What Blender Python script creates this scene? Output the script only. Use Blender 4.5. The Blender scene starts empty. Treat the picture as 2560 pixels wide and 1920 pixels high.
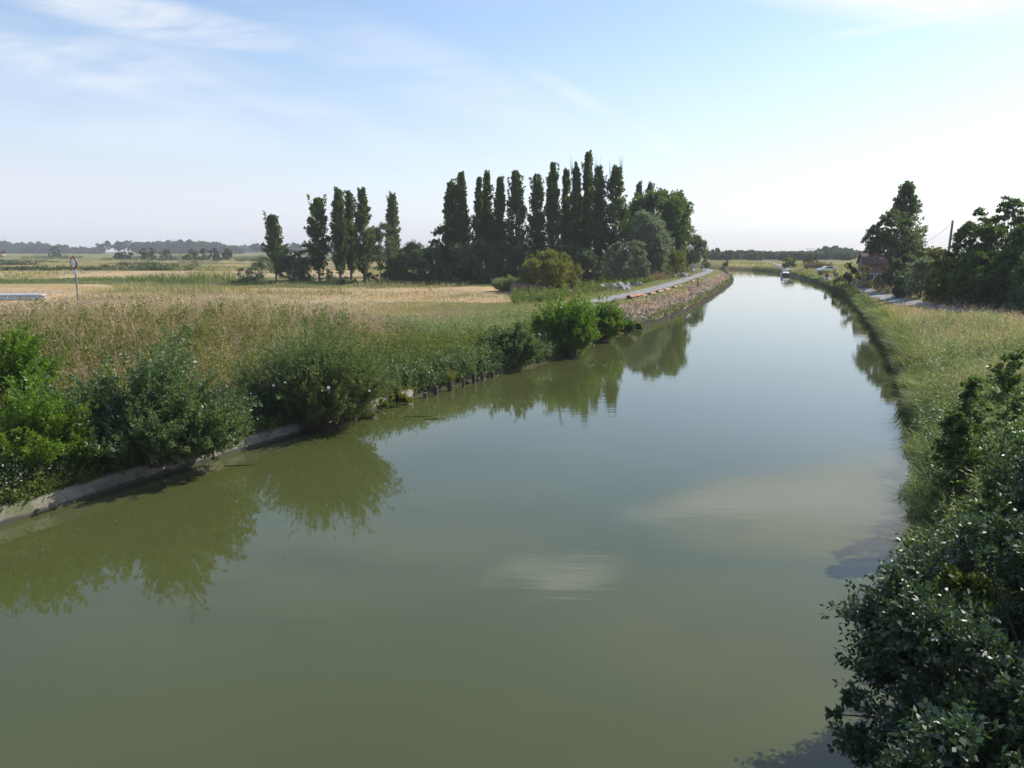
import bpy, bmesh, math, random
import numpy as np
from mathutils import Vector, Matrix

sc = bpy.context.scene
col = sc.collection
R = math.radians
rng = np.random.default_rng(7)

# ------------------------------------------------------------------ camera
H = 6.5                      # eye height over the canal water, standing on the bridge
FPX = 1900.0                 # focal length in photo pixels (photo 2560 wide)
PITCH = math.atan((960 - 624) / FPX)
ct, st = math.cos(PITCH), math.sin(PITCH)
cam_d = bpy.data.cameras.new("camera")
cam = bpy.data.objects.new("camera", cam_d); col.objects.link(cam)
cam.location = (0, 0, H); cam.rotation_euler = (R(90) - PITCH, 0, 0)
cam_d.sensor_width = 36.0; cam_d.lens = 36.0 * FPX / 2560.0
cam_d.clip_start = 0.1; cam_d.clip_end = 12000
sc.camera = cam

def ground_pt(px, py, z=0.0):
    """where the sight line through a photo point meets the level z"""
    t = (960 - py) / FPX
    k = (t * ct - st) / (ct + t * st)
    Y = (z - H) / k
    fwd = Y * ct - (z - H) * st
    return ((px - 1280) / FPX * fwd, Y)
def z_at(py, Y):
    t = (960 - py) / FPX
    return H + Y * (t * ct - st) / (ct + t * st)
def x_at(px, Y, z):
    return (px - 1280) / FPX * (Y * ct - (z - H) * st)

# ------------------------------------------------------------------ canal lines
def smooth_line(pts, n):
    pts = np.array(pts, float)
    seg = np.r_[0, np.cumsum(np.hypot(*np.diff(pts, axis=0).T))]
    P = np.vstack([2 * pts[0] - pts[1], pts, 2 * pts[-1] - pts[-2]])
    out = []
    for i in range(len(pts) - 1):
        p0, p1, p2, p3 = P[i:i + 4]
        m = max(2, int(n))
        for t in np.arange(m) / m:
            out.append(0.5 * (2 * p1 + (p2 - p0) * t + (2 * p0 - 5 * p1 + 4 * p2 - p3) * t * t + (3 * p1 - p0 - 3 * p2 + p3) * t ** 3))
    out.append(pts[-1])
    return np.array(out)
LB = [ground_pt(*p) for p in [(0,1310),(400,1185),(735,1085),(1030,995),(1235,942),(1400,895),(1540,838),(1640,806),(1740,765),(1800,728),(1832,702)]]
d0 = np.array(LB[2]) - np.array(LB[0]); d0 /= np.hypot(*d0)
LB = [tuple(np.array(LB[0]) - d0 * 70), tuple(np.array(LB[0]) - d0 * 25)] + LB + [(52,184),(50,200),(40,220),(18,240),(-32,262),(-190,300),(-500,366)]
RB = [ground_pt(*p) for p in [(2310,1380),(2297,1279),(2289,1170),(2282,1080),(2275,1010),(2253,946),(2224,888),(2192,834),(2155,785),(2125,752),(2095,731),(2043,709),(1990,692),(1940,682),(1880,676)]]
d1 = np.array(RB[1]) - np.array(RB[0]); d1 /= np.hypot(*d1)
RB = [tuple(np.array(RB[0]) - d1 * 70), tuple(np.array(RB[0]) - d1 * 25)] + RB + [(70,262),(52,276),(14,290),(-40,302),(-190,334),(-490,400)]
LB = smooth_line(LB, 4); RB = smooth_line(RB, 3)

def near_line(x, y, line):
    """distance and run along a line of the nearest point"""
    best = np.full(x.shape, 1e18); sb = np.zeros(x.shape); s0 = 0.0
    for a, b in zip(line[:-1], line[1:]):
        ab = b - a; L2 = ab @ ab; L = math.sqrt(L2)
        t = np.clip(((x - a[0]) * ab[0] + (y - a[1]) * ab[1]) / L2, 0, 1)
        q = (x - a[0] - t * ab[0]) ** 2 + (y - a[1] - t * ab[1]) ** 2
        m = q < best
        best = np.where(m, q, best); sb = np.where(m, s0 + t * L, sb); s0 += L
    return np.sqrt(best), sb
CANAL = np.vstack([LB, RB[::-1]])
def in_canal(x, y):
    ins = np.zeros(x.shape, bool)
    n = len(CANAL)
    for i in range(n):
        x0, y0 = CANAL[i]; x1, y1 = CANAL[(i + 1) % n]
        if y0 == y1: continue
        c = ((y0 > y) != (y1 > y)) & (x < (x1 - x0) * (y - y0) / (y1 - y0) + x0)
        ins ^= c
    return ins
def run_of(line, px, py):
    p = ground_pt(px, py)
    return float(near_line(np.array([p[0]]), np.array([p[1]]), line)[1][0])
S0 = run_of(LB, 0, 1310); S_SIGN = S0 + 11
S_WALL = run_of(LB, 1025, 996); S_EARTH = run_of(LB, 1555, 833); SR0 = run_of(RB, 2310, 1380)
def sstep(a, b, x):
    t = np.clip((x - a) / (b - a), 0, 1); return t * t * (3 - 2 * t)
_w = np.random.default_rng(3)
_wv = [(_w.normal(size=2) * k, _w.uniform(0, 6.3), 1 / k) for k in (0.03, 0.05, 0.09, 0.15, 0.25, 0.4, 0.7, 1.1) for _ in range(3)]
def lumps(x, y, lo=0.0, hi=9.9):
    r = np.zeros(np.shape(x))
    for k, ph, a in _wv:
        f = np.hypot(*k)
        if lo <= f <= hi: r = r + np.sin(k[0] * x + k[1] * y + ph) * min(a, 6) / 6
    return r
def lay(x, y):
    """ground level, distance to the bank, side (-1 left, 1 right), run along the bank"""
    x = np.asarray(x, float); y = np.asarray(y, float)
    dl, sl = near_line(x, y, LB); dr, sr = near_line(x, y, RB)
    ins = in_canal(x, y)
    side = np.where(dl < dr, -1, 1); d = np.minimum(dl, dr)
    # left
    e = 1.25 + 2.65 * (1 - sstep(S_SIGN - 1, S_SIGN + 25, sl))
    top = np.where(dl < 15, e, e + (1.2 - e) * sstep(14.5, 32, dl))
    z_nat = 0.12 + 0.35 * sstep(0, .5, dl) + (top - .47) * sstep(0.2, 12, dl) ** .85
    z_wall = -.5 + .88 * sstep(.03, .27, dl) + (top - .42) * sstep(.3, 11, dl) ** .85
    z_earth = 0.10 + 1.7 * np.clip((dl - .15) / 2.7, 0, 1) ** .9 - 0.55 * sstep(8.2, 14, dl)
    wa = 1 - sstep(S_WALL - .5, S_WALL + 1, sl); wb = sstep(S_EARTH - 2, S_EARTH + 4, sl)
    zl = z_wall * wa + (1 - wa) * (z_nat * (1 - wb) + z_earth * wb)
    # right
    rise = 2.6 * (1 - sstep(SR0 - 14, SR0 + 6, sr)) * sstep(.5, 7, dr)
    zr = 0.15 + .4 * sstep(0, .4, dr) + .45 * sstep(.2, 2.5, dr) + .6 * sstep(1.5, 7, dr) + rise
    zl = zl + (1.2 - zl) * sstep(40, 80, dl); zr = zr + (1.4 - zr) * sstep(60, 110, dr)
    z = np.where(side < 0, zl, zr)
    D = np.hypot(x, y)
    onpath = ((side < 0) & (sl > S_EARTH - 6) & (d > 2.6) & (d < 7.6)) | ((side > 0) & (d > 4) & (d < 24))
    z = z + lumps(x, y, .2) * .05 * np.clip(d / 2, 0, 1) * np.where(onpath, -.22, 1) * (D < 400)
    z = np.where(ins, -0.05 - 1.6 * sstep(0, 1.2, d), z)
    return z, d * np.where(ins, -1, 1), side, np.where(side < 0, sl, sr)
def gz(x, y):
    return float(lay(np.array([x]), np.array([y]))[0][0])

# ------------------------------------------------------------------ materials
def mat_new(name):
    m = bpy.data.materials.new(name); m.use_nodes = True
    nt = m.node_tree; nt.nodes.clear()
    return m, nt, nt.nodes, nt.links
def N(nodes, t, **kw):
    n = nodes.new(t)
    for k, v in kw.items(): setattr(n, k, v)
    return n
def mixc(nt, a, b, fac, blend='MIX'):
    n = nt.nodes.new('ShaderNodeMix'); n.data_type = 'RGBA'; n.blend_type = blend
    for sock, v in ((n.inputs[0], fac), (n.inputs[6], a), (n.inputs[7], b)):
        if isinstance(v, bpy.types.NodeSocket): nt.links.new(v, sock)
        elif isinstance(v, (int, float)): sock.default_value = v
        else: sock.default_value = (*v, 1)
    return n.outputs[2]
def noise(nt, scale, detail=4, rough=.55, coord='Object', dist=0.0):
    tc = nt.nodes.new('ShaderNodeTexCoord'); n = nt.nodes.new('ShaderNodeTexNoise')
    nt.links.new(tc.outputs[coord], n.inputs['Vector'])
    n.inputs['Scale'].default_value = scale; n.inputs['Detail'].default_value = detail
    n.inputs['Roughness'].default_value = rough; n.inputs['Distortion'].default_value = dist
    return n.outputs['Fac']
def ramp(nt, fac, a, b):
    n = nt.nodes.new('ShaderNodeMapRange'); n.interpolation_type = 'SMOOTHSTEP'
    nt.links.new(fac, n.inputs[0]); n.inputs[1].default_value = a; n.inputs[2].default_value = b
    return n.outputs[0]
def leaf_mat(name, c1, c2, trans=.35, rough=.5, spec=.5, tr_tint=(1.25, 1.35, .55), patch=.35):
    m, nt, ns, ln = mat_new(name)
    g = N(ns, 'ShaderNodeNewGeometry')
    base = mixc(nt, c1, c2, g.outputs['Random Per Island'])
    nz = ramp(nt, noise(nt, patch, 3), .35, .65)
    base = mixc(nt, base, mixc(nt, base, (c2[0] * 1.25, c2[1] * 1.15, c2[2]), .6), nz)
    p = N(ns, 'ShaderNodeBsdfPrincipled'); ln.new(base, p.inputs['Base Color'])
    p.inputs['Roughness'].default_value = rough; p.inputs['Specular IOR Level'].default_value = spec
    t = N(ns, 'ShaderNodeBsdfTranslucent')
    ln.new(mixc(nt, base, tr_tint, 1.0, 'MULTIPLY'), t.inputs[0])
    mx = N(ns, 'ShaderNodeMixShader'); mx.inputs[0].default_value = trans
    ln.new(p.outputs[0], mx.inputs[1]); ln.new(t.outputs[0], mx.inputs[2])
    o = N(ns, 'ShaderNodeOutputMaterial'); ln.new(mx.outputs[0], o.inputs[0])
    return m
def hard_mat(name, c1, c2=None, scale=6, rough=.7, metal=0.0, bump=.15, spec=.5, thr=(.35, .65), detail=5):
    m, nt, ns, ln = mat_new(name)
    p = N(ns, 'ShaderNodeBsdfPrincipled')
    nz = noise(nt, scale, detail)
    ln.new(mixc(nt, c1, c2 or tuple(c * .75 for c in c1), ramp(nt, nz, *thr)), p.inputs['Base Color'])
    p.inputs['Roughness'].default_value = rough; p.inputs['Metallic'].default_value = metal
    p.inputs['Specular IOR Level'].default_value = spec
    if bump:
        b = N(ns, 'ShaderNodeBump'); b.inputs['Strength'].default_value = bump; b.inputs['Distance'].default_value = .03
        ln.new(noise(nt, scale * 4, 4), b.inputs['Height']); ln.new(b.outputs[0], p.inputs['Normal'])
    o = N(ns, 'ShaderNodeOutputMaterial'); ln.new(p.outputs[0], o.inputs[0])
    return m
M = {
 'poplar': leaf_mat('poplar_leaf', (.050,.088,.028), (.102,.146,.042), .44, .5, .4),
 'broad': leaf_mat('broad_leaf', (.060,.110,.022), (.110,.165,.036), .42, .45),
 'willow': leaf_mat('silver_willow_leaf', (.130,.168,.118), (.200,.242,.168), .38, .55, .4, (1.1,1.2,.7)),
 'willowdk': leaf_mat('grey_willow_leaf', (.065,.100,.048), (.115,.155,.075), .36, .55, .4),
 'yellow': leaf_mat('yellow_green_leaf', (.110,.125,.020), (.190,.190,.034), .42, .5),
 'bright': leaf_mat('bright_green_leaf', (.075,.155,.016), (.145,.230,.030), .46, .42),
 'shrub': leaf_mat('shrub_leaf', (.066,.115,.052), (.130,.185,.085), .38, .45, .45),
 'osier': leaf_mat('osier_leaf', (.085,.125,.055), (.155,.200,.090), .40, .52, .3),
 'glossy': leaf_mat('glossy_leaf', (.036,.070,.032), (.075,.118,.055), .26, .47, .9, (1.0,1.2,.5)),
 'maple': leaf_mat('sapling_leaf', (.048,.090,.027), (.092,.145,.044), .38, .45, .45),
 'far': leaf_mat('far_leaf', (.040,.068,.026), (.072,.105,.038), .3, .6, .3, patch=.03),
 'brown': leaf_mat('dead_brush_twig', (.24,.165,.115), (.34,.24,.17), .25, .7, .2),
 'stalk': leaf_mat('dead_stalk', (.30,.225,.165), (.43,.345,.265), .3, .7, .15, (1.05,1,.85)),
 'litter': leaf_mat('dry_litter', (.19,.14,.10), (.27,.205,.15), .1, .8, .1, (1,1,1)),
 'stones': leaf_mat('broken_stone', (.26,.235,.21), (.44,.41,.37), .02, .9, .1, (1,1,1)),
 'mud': hard_mat('dark_wet_edge', (.035,.030,.024), (.07,.06,.045), 6, 1.0, bump=.4, spec=.05),
 'straw': leaf_mat('dry_grass_blade', (.42,.33,.22), (.55,.455,.335), .35, .6, .3, (1.1,1.0,.7), .12),
 'meadow': leaf_mat('meadow_blade', (.15,.19,.07), (.35,.32,.175), .38, .6, .3, (1.15,1.15,.6), .1),
 'green': leaf_mat('green_blade', (.105,.140,.040), (.215,.230,.090), .40, .5, .4, patch=.2),
 'reed': leaf_mat('reed_blade', (.14,.19,.10), (.26,.31,.17), .35, .55, .25, patch=.2),
 'weed': leaf_mat('weed_leaf', (.070,.120,.022), (.150,.185,.050), .38, .55, .25, patch=.25),
 'flower': leaf_mat('pale_flower', (.60,.50,.50), (.78,.70,.68), .3, .7, .3, (1,1,1)),
 'bark': hard_mat('bark', (.09,.075,.055), (.16,.14,.11), 5, .85, bump=.5),
 'twig': hard_mat('twig', (.10,.075,.05), (.07,.05,.035), 8, .8, bump=0),
 'greystem': hard_mat('bare_twig', (.20,.18,.17), (.14,.12,.11), 8, .8, bump=0),
 'concrete': hard_mat('concrete', (.29,.265,.215), (.12,.11,.07), 1.6, .85, bump=.5, thr=(.42,.68), detail=9),
 'wetwood': hard_mat('wet_wood', (.045,.035,.028), (.10,.08,.06), 9, .7, bump=.5),
 'galv': hard_mat('galvanised', (.74,.75,.77), (.64,.65,.67), 5, .42, .25, .05),
 'postgrey': hard_mat('grey_post', (.30,.28,.27), (.22,.20,.20), 6, .6, .1, .1),
 'white': hard_mat('white_paint', (.80,.80,.80), (.70,.70,.71), 4, .4, bump=0),
 'red': hard_mat('red_paint', (.42,.04,.05), (.34,.035,.045), 4, .4, bump=0),
 'signback': hard_mat('sign_back', (.20,.21,.23), (.15,.16,.17), 5, .5, .3, 0),
 'blue': hard_mat('blue_paint', (.05,.09,.30), (.04,.07,.24), 5, .4, bump=0),
 'navy': hard_mat('navy_hull', (.02,.035,.09), (.03,.045,.10), 3, .25, bump=0),
 'glass': hard_mat('dark_glass', (.015,.02,.025), (.02,.025,.03), 2, .05, bump=0, spec=.8),
 'canvas': hard_mat('grey_canvas', (.35,.40,.48), (.28,.33,.41), 4, .7, bump=.1),
 'rust': hard_mat('rusty_steel', (.34,.17,.10), (.20,.105,.065), 3, .8, bump=.3),
 'earth': hard_mat('earth', (.32,.20,.13), (.22,.14,.09), 2, .95, bump=.6),
 'rubble': hard_mat('rubble', (.42,.38,.36), (.24,.21,.19), 4, .9, bump=.6),
 'tyre': hard_mat('rubber', (.02,.02,.02), (.03,.03,.03), 5, .8, bump=0),
 'terra': hard_mat('terracotta', (.35,.14,.08), (.28,.11,.06), 6, .8, bump=.1),
 'greenpaint': hard_mat('pale_shutter', (.55,.62,.72), (.46,.53,.64), 6, .5, bump=0),
 'woodpost': hard_mat('yellow_wood', (.48,.38,.16), (.36,.28,.12), 6, .7, bump=.1),
 'wire': hard_mat('cable_black', (.03,.03,.03), (.05,.05,.05), 6, .6, bump=0),
 'steel': hard_mat('pylon_steel', (.30,.32,.34), (.25,.27,.29), 1, .6, .3, 0),
}
def brick_mat():
    m, nt, ns, ln = mat_new('red_brick')
    tc = N(ns, 'ShaderNodeTexCoord'); b = N(ns, 'ShaderNodeTexBrick')
    mp = N(ns, 'ShaderNodeMapping'); mp.inputs['Rotation'].default_value = (R(90), 0, 0)
    ln.new(tc.outputs['Object'], mp.inputs[0]); ln.new(mp.outputs[0], b.inputs['Vector'])
    b.inputs['Scale'].default_value = 4.5
    b.inputs['Color1'].default_value = (.15,.075,.06,1); b.inputs['Color2'].default_value = (.21,.11,.085,1)
    b.inputs['Mortar'].default_value = (.36,.31,.27,1); b.inputs['Mortar Size'].default_value = .015
    p = N(ns, 'ShaderNodeBsdfPrincipled'); p.inputs['Roughness'].default_value = .9
    ln.new(mixc(nt, b.outputs['Color'], (.14,.08,.06), ramp(nt, noise(nt, .8, 5), .45, .8)), p.inputs['Base Color'])
    o = N(ns, 'ShaderNodeOutputMaterial'); ln.new(p.outputs[0], o.inputs[0]); return m
def tile_mat():
    m, nt, ns, ln = mat_new('clay_roof_tile')
    tc = N(ns, 'ShaderNodeTexCoord'); w = N(ns, 'ShaderNodeTexWave')
    w.bands_direction = 'X'; w.inputs['Scale'].default_value = 1.6; w.inputs['Distortion'].default_value = .3
    ln.new(tc.outputs['Object'], w.inputs['Vector'])
    p = N(ns, 'ShaderNodeBsdfPrincipled'); p.inputs['Roughness'].default_value = .85
    c = mixc(nt, (.19,.095,.075), (.12,.075,.065), ramp(nt, noise(nt, 1.2, 6), .4, .65))
    ln.new(c, p.inputs['Base Color'])
    b = N(ns, 'ShaderNodeBump'); b.inputs['Strength'].default_value = .6; b.inputs['Distance'].default_value = .05
    ln.new(w.outputs['Fac'], b.inputs['Height']); ln.new(b.outputs[0], p.inputs['Normal'])
    o = N(ns, 'ShaderNodeOutputMaterial'); ln.new(p.outputs[0], o.inputs[0]); return m
def concrete_mat():
    m, nt, ns, ln = mat_new('lichened_concrete')
    c = mixc(nt, (.23,.21,.165), (.115,.105,.072), ramp(nt, noise(nt, 1.4, 9, .65), .40, .68))
    c = mixc(nt, c, (.21,.12,.045), ramp(nt, noise(nt, 2.6, 6, .7), .60, .70))
    c = mixc(nt, c, (.10,.12,.045), ramp(nt, noise(nt, .8, 7, .7), .56, .70))
    ge = N(ns, 'ShaderNodeNewGeometry'); sp = N(ns, 'ShaderNodeSeparateXYZ'); ln.new(ge.outputs['Position'], sp.inputs[0])
    wob = N(ns, 'ShaderNodeMath', operation='MULTIPLY_ADD'); ln.new(noise(nt, 3, 4), wob.inputs[0]); wob.inputs[1].default_value = -.22; ln.new(sp.outputs[2], wob.inputs[2])
    c = mixc(nt, (.045,.042,.028), c, ramp(nt, wob.outputs[0], -.04, .06))       # tide mark
    p = N(ns, 'ShaderNodeBsdfPrincipled'); ln.new(c, p.inputs['Base Color']); p.inputs['Roughness'].default_value = .9
    b = N(ns, 'ShaderNodeBump'); b.inputs['Strength'].default_value = .7; b.inputs['Distance'].default_value = .04
    ln.new(noise(nt, 7, 7, .7), b.inputs['Height']); ln.new(b.outputs[0], p.inputs['Normal'])
    o = N(ns, 'ShaderNodeOutputMaterial'); ln.new(p.outputs[0], o.inputs[0]); return m
M['concrete'] = concrete_mat()
M['brick'] = brick_mat(); M['tile'] = tile_mat()

def water_mat():
    m, nt, ns, ln = mat_new('canal_water')
    p = N(ns, 'ShaderNodeBsdfPrincipled')
    c = mixc(nt, (.060,.070,.021), (.071,.080,.027), ramp(nt, noise(nt, .12, 4, .5), .3, .7))
    ln.new(c, p.inputs['Base Color'])
    p.inputs['Roughness'].default_value = .03; p.inputs['IOR'].default_value = 1.45
    # fine wind ripple, in calm and ruffled patches
    tc = N(ns, 'ShaderNodeTexCoord'); mp = N(ns, 'ShaderNodeMapping')
    mp.inputs['Rotation'].default_value = (0, 0, R(8)); mp.inputs['Scale'].default_value = (.35, 1.6, 1)
    ln.new(tc.outputs['Object'], mp.inputs[0])
    n1 = N(ns, 'ShaderNodeTexNoise'); ln.new(mp.outputs[0], n1.inputs['Vector'])
    n1.inputs['Scale'].default_value = 2.2; n1.inputs['Detail'].default_value = 3
    n2 = N(ns, 'ShaderNodeTexNoise'); ln.new(tc.outputs['Object'], n2.inputs['Vector'])
    n2.inputs['Scale'].default_value = .35; n2.inputs['Detail'].default_value = 2
    patch = ramp(nt, noise(nt, .05, 2), .42, .7)
    mul = N(ns, 'ShaderNodeMath', operation='MULTIPLY'); ln.new(n1.outputs['Fac'], mul.inputs[0])
    ad = N(ns, 'ShaderNodeMath', operation='MULTIPLY_ADD'); ln.new(patch, ad.inputs[0]); ad.inputs[1].default_value = .8; ad.inputs[2].default_value = .35
    ln.new(ad.outputs[0], mul.inputs[1])
    a2 = N(ns, 'ShaderNodeMath', operation='MULTIPLY_ADD'); ln.new(n2.outputs['Fac'], a2.inputs[0]); a2.inputs[1].default_value = 1.2
    ln.new(mul.outputs[0], a2.inputs[2])
    b = N(ns, 'ShaderNodeBump'); b.inputs['Strength'].default_value = .10; b.inputs['Distance'].default_value = .03
    ln.new(a2.outputs[0], b.inputs['Height']); ln.new(b.outputs[0], p.inputs['Normal'])
    o = N(ns, 'ShaderNodeOutputMaterial'); ln.new(p.outputs[0], o.inputs[0]); return m
def ground_mat():
    m, nt, ns, ln = mat_new('ground_cover')
    at = N(ns, 'ShaderNodeAttribute'); at.attribute_name = 'cover'
    n1 = noise(nt, 1.3, 8, .7); n2 = noise(nt, .06, 5, .6)
    c = mixc(nt, at.outputs['Color'], mixc(nt, at.outputs['Color'], (.35,.42,.30), 1, 'MULTIPLY'), ramp(nt, n1, .42, .75))
    c = mixc(nt, c, mixc(nt, c, (1.25,1.12,.95), 1, 'MULTIPLY'), ramp(nt, n2, .4, .6))
    p = N(ns, 'ShaderNodeBsdfPrincipled'); ln.new(c, p.inputs['Base Color']); p.inputs['Roughness'].default_value = .95
    p.inputs['Specular IOR Level'].default_value = .1
    b = N(ns, 'ShaderNodeBump'); b.inputs['Strength'].default_value = .8; b.inputs['Distance'].default_value = .12
    ln.new(noise(nt, 3.0, 6, .7), b.inputs['Height']); ln.new(b.outputs[0], p.inputs['Normal'])
    o = N(ns, 'ShaderNodeOutputMaterial'); ln.new(p.outputs[0], o.inputs[0]); return m
def path_mat():
    m, nt, ns, ln = mat_new('worn_tarmac')
    p = N(ns, 'ShaderNodeBsdfPrincipled'); p.inputs['Roughness'].default_value = .9
    c = mixc(nt, (.27,.26,.255), (.17,.165,.16), ramp(nt, noise(nt, .7, 7, .65), .35, .7))
    ln.new(c, p.inputs['Base Color'])
    o = N(ns, 'ShaderNodeOutputMaterial'); ln.new(p.outputs[0], o.inputs[0]); return m

# ------------------------------------------------------------------ object helpers
def tag(o, label=None, cat=None, group=None, kind=None):
    if label: o['label'] = label
    if cat: o['category'] = cat
    if group: o['group'] = group
    if kind: o['kind'] = kind
    return o
def empty(name, loc, label, cat, group=None, rz=0.0):
    o = bpy.data.objects.new(name, None); col.objects.link(o)
    o.location = loc; o.rotation_euler = (0, 0, rz); o.empty_display_size = .2
    return tag(o, label, cat, group)
def quads(name, V, F, mat, parent=None, smooth=False, loc=None):
    V = np.asarray(V, np.float32); F = np.asarray(F, np.int32)
    me = bpy.data.meshes.new(name)
    me.vertices.add(len(V)); me.vertices.foreach_set('co', V.ravel())
    me.loops.add(F.size); me.loops.foreach_set('vertex_index', F.ravel())
    me.polygons.add(len(F)); me.polygons.foreach_set('loop_start', np.arange(len(F), dtype=np.int32) * 4)
    if smooth: me.polygons.foreach_set('use_smooth', np.ones(len(F), bool))
    me.update(calc_edges=True); me.validate()
    me.materials.append(mat)
    o = bpy.data.objects.new(name, me); col.objects.link(o)
    if parent: o.parent = parent
    if loc is not None: o.location = loc
    return o
class Geo:
    """collects quad pieces for one mesh"""
    def __init__(s): s.V = []; s.F = []; s.n = 0
    def add(s, V, F):
        V = np.asarray(V, float).reshape(-1, 3); s.V.append(V); s.F.append(np.asarray(F, int).reshape(-1, 4) + s.n); s.n += len(V)
    def tube(s, pts, rad, k=6):
        pts = np.asarray(pts, float); n = len(pts); rad = np.broadcast_to(np.asarray(rad, float), n)
        T = np.gradient(pts, axis=0); T /= np.linalg.norm(T, axis=1)[:, None] + 1e-9
        up = np.where(np.abs(T[:, 2:3]) > .9, [[1., 0, 0]], [[0, 0, 1.]])
        A = np.cross(T, up); A /= np.linalg.norm(A, axis=1)[:, None] + 1e-9; B = np.cross(T, A)
        a = np.arange(k) * 2 * math.pi / k
        V = pts[:, None] + rad[:, None, None] * (A[:, None] * np.cos(a)[None, :, None] + B[:, None] * np.sin(a)[None, :, None])
        i = np.arange(n - 1)[:, None] * k; j = np.arange(k)[None]; j2 = (j + 1) % k
        F = np.stack([i + j, i + j2, i + k + j2, i + k + j], -1).reshape(-1, 4)
        s.add(V, F)
    def box(s, c, d, rz=0.0, M3=None):
        x, y, z = [v / 2 for v in d]
        V = np.array([(-x,-y,-z),(x,-y,-z),(x,y,-z),(-x,y,-z),(-x,-y,z),(x,-y,z),(x,y,z),(-x,y,z)])
        if rz:
            q = np.array([[math.cos(rz), -math.sin(rz), 0], [math.sin(rz), math.cos(rz), 0], [0, 0, 1]]); V = V @ q.T
        if M3 is not None: V = V @ np.asarray(M3).T
        s.add(V + np.array(c), [(0,3,2,1),(4,5,6,7),(0,1,5,4),(1,2,6,5),(2,3,7,6),(3,0,4,7)])
    def prism(s, poly, y0, y1):
        """an xz outline pushed from y0 to y1 (caps as quads fan)"""
        n = len(poly); V = [(x, y0, z) for x, z in poly] + [(x, y1, z) for x, z in poly]
        F = [(i, (i + 1) % n, n + (i + 1) % n, n + i) for i in range(n)]
        for o in (0, n):
            for i in range(1, n - 1, 2): F.append((o, o + i, o + i + 1, o + min(i + 2, n - 1)))
        s.add(V, F)
    def build(s, name, mat, parent=None, smooth=False, loc=None):
        return quads(name, np.vstack(s.V), np.vstack(s.F), mat, parent, smooth, loc)
def bevel(o, w=.01, seg=2):
    b = o.modifiers.new('bevel', 'BEVEL'); b.width = w; b.segments = seg; b.limit_method = 'ANGLE'; return o
def unit(v):
    return v / (np.linalg.norm(v, axis=-1, keepdims=True) + 1e-9)
def leaf_quads(P, D, L, W, rg, fold=.18, Nrm=None):
    n = len(P); D = unit(D)
    if Nrm is None: Nrm = rg.normal(size=(n, 3)) + [0, 0, .6]
    S = unit(np.cross(D, Nrm)); Nn = np.cross(S, D)
    L = np.broadcast_to(L, n)[:, None]; W = np.broadcast_to(W, n)[:, None]
    m = P + D * L * .45 + Nn * W * fold
    V = np.stack([P, m + S * W * .5, P + D * L, m - S * W * .5], 1).reshape(-1, 3)
    return V, np.arange(n * 4).reshape(n, 4)
def shoots(geo_l, geo_s, start, direc, length, per, lL, lW, rg, t0=.25, jit=.0, bend=None, stem=0.0, ang=.8, seg=4):
    """leafy shoots: leaves along curves that start, point and bend as given"""
    n = len(start); length = np.broadcast_to(length, n); D = unit(direc)
    if bend is None: bend = np.zeros((n, 3))
    idx = np.repeat(np.arange(n), per); t = t0 + (1 - t0) * rg.random(len(idx)) ** .85
    Lx = length[idx][:, None]
    P = start[idx] + D[idx] * Lx * t[:, None] + bend[idx] * Lx * (t ** 2)[:, None]
    T = unit(D[idx] + 2 * bend[idx] * t[:, None])
    rnd = rg.normal(size=(len(idx), 3)); side = unit(rnd - (rnd * T).sum(1)[:, None] * T)
    if jit: P = P + side * (jit * rg.random(len(idx)) * (1.15 - t))[:, None]
    V, F = leaf_quads(P, T * math.cos(ang) + side * math.sin(ang) + rg.normal(size=(len(idx), 3)) * .2,
                      lL * (.65 + .6 * rg.random(len(idx))), lW * (.65 + .6 * rg.random(len(idx))), rg)
    geo_l.add(V, F)
    if stem and geo_s is not None:
        for i in range(n):
            tt = np.linspace(0, 1, seg)
            geo_s.tube(start[i] + D[i] * length[i] * tt[:, None] + bend[i] * length[i] * (tt ** 2)[:, None], stem * (1.05 - tt), 3)
def sph(n, rg, up=-1.0):
    v = unit(rg.normal(size=(n * 4, 3))); v = v[v[:, 2] > up]
    while len(v) < n: v = np.vstack([v, v])
    return v[:n]

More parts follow.
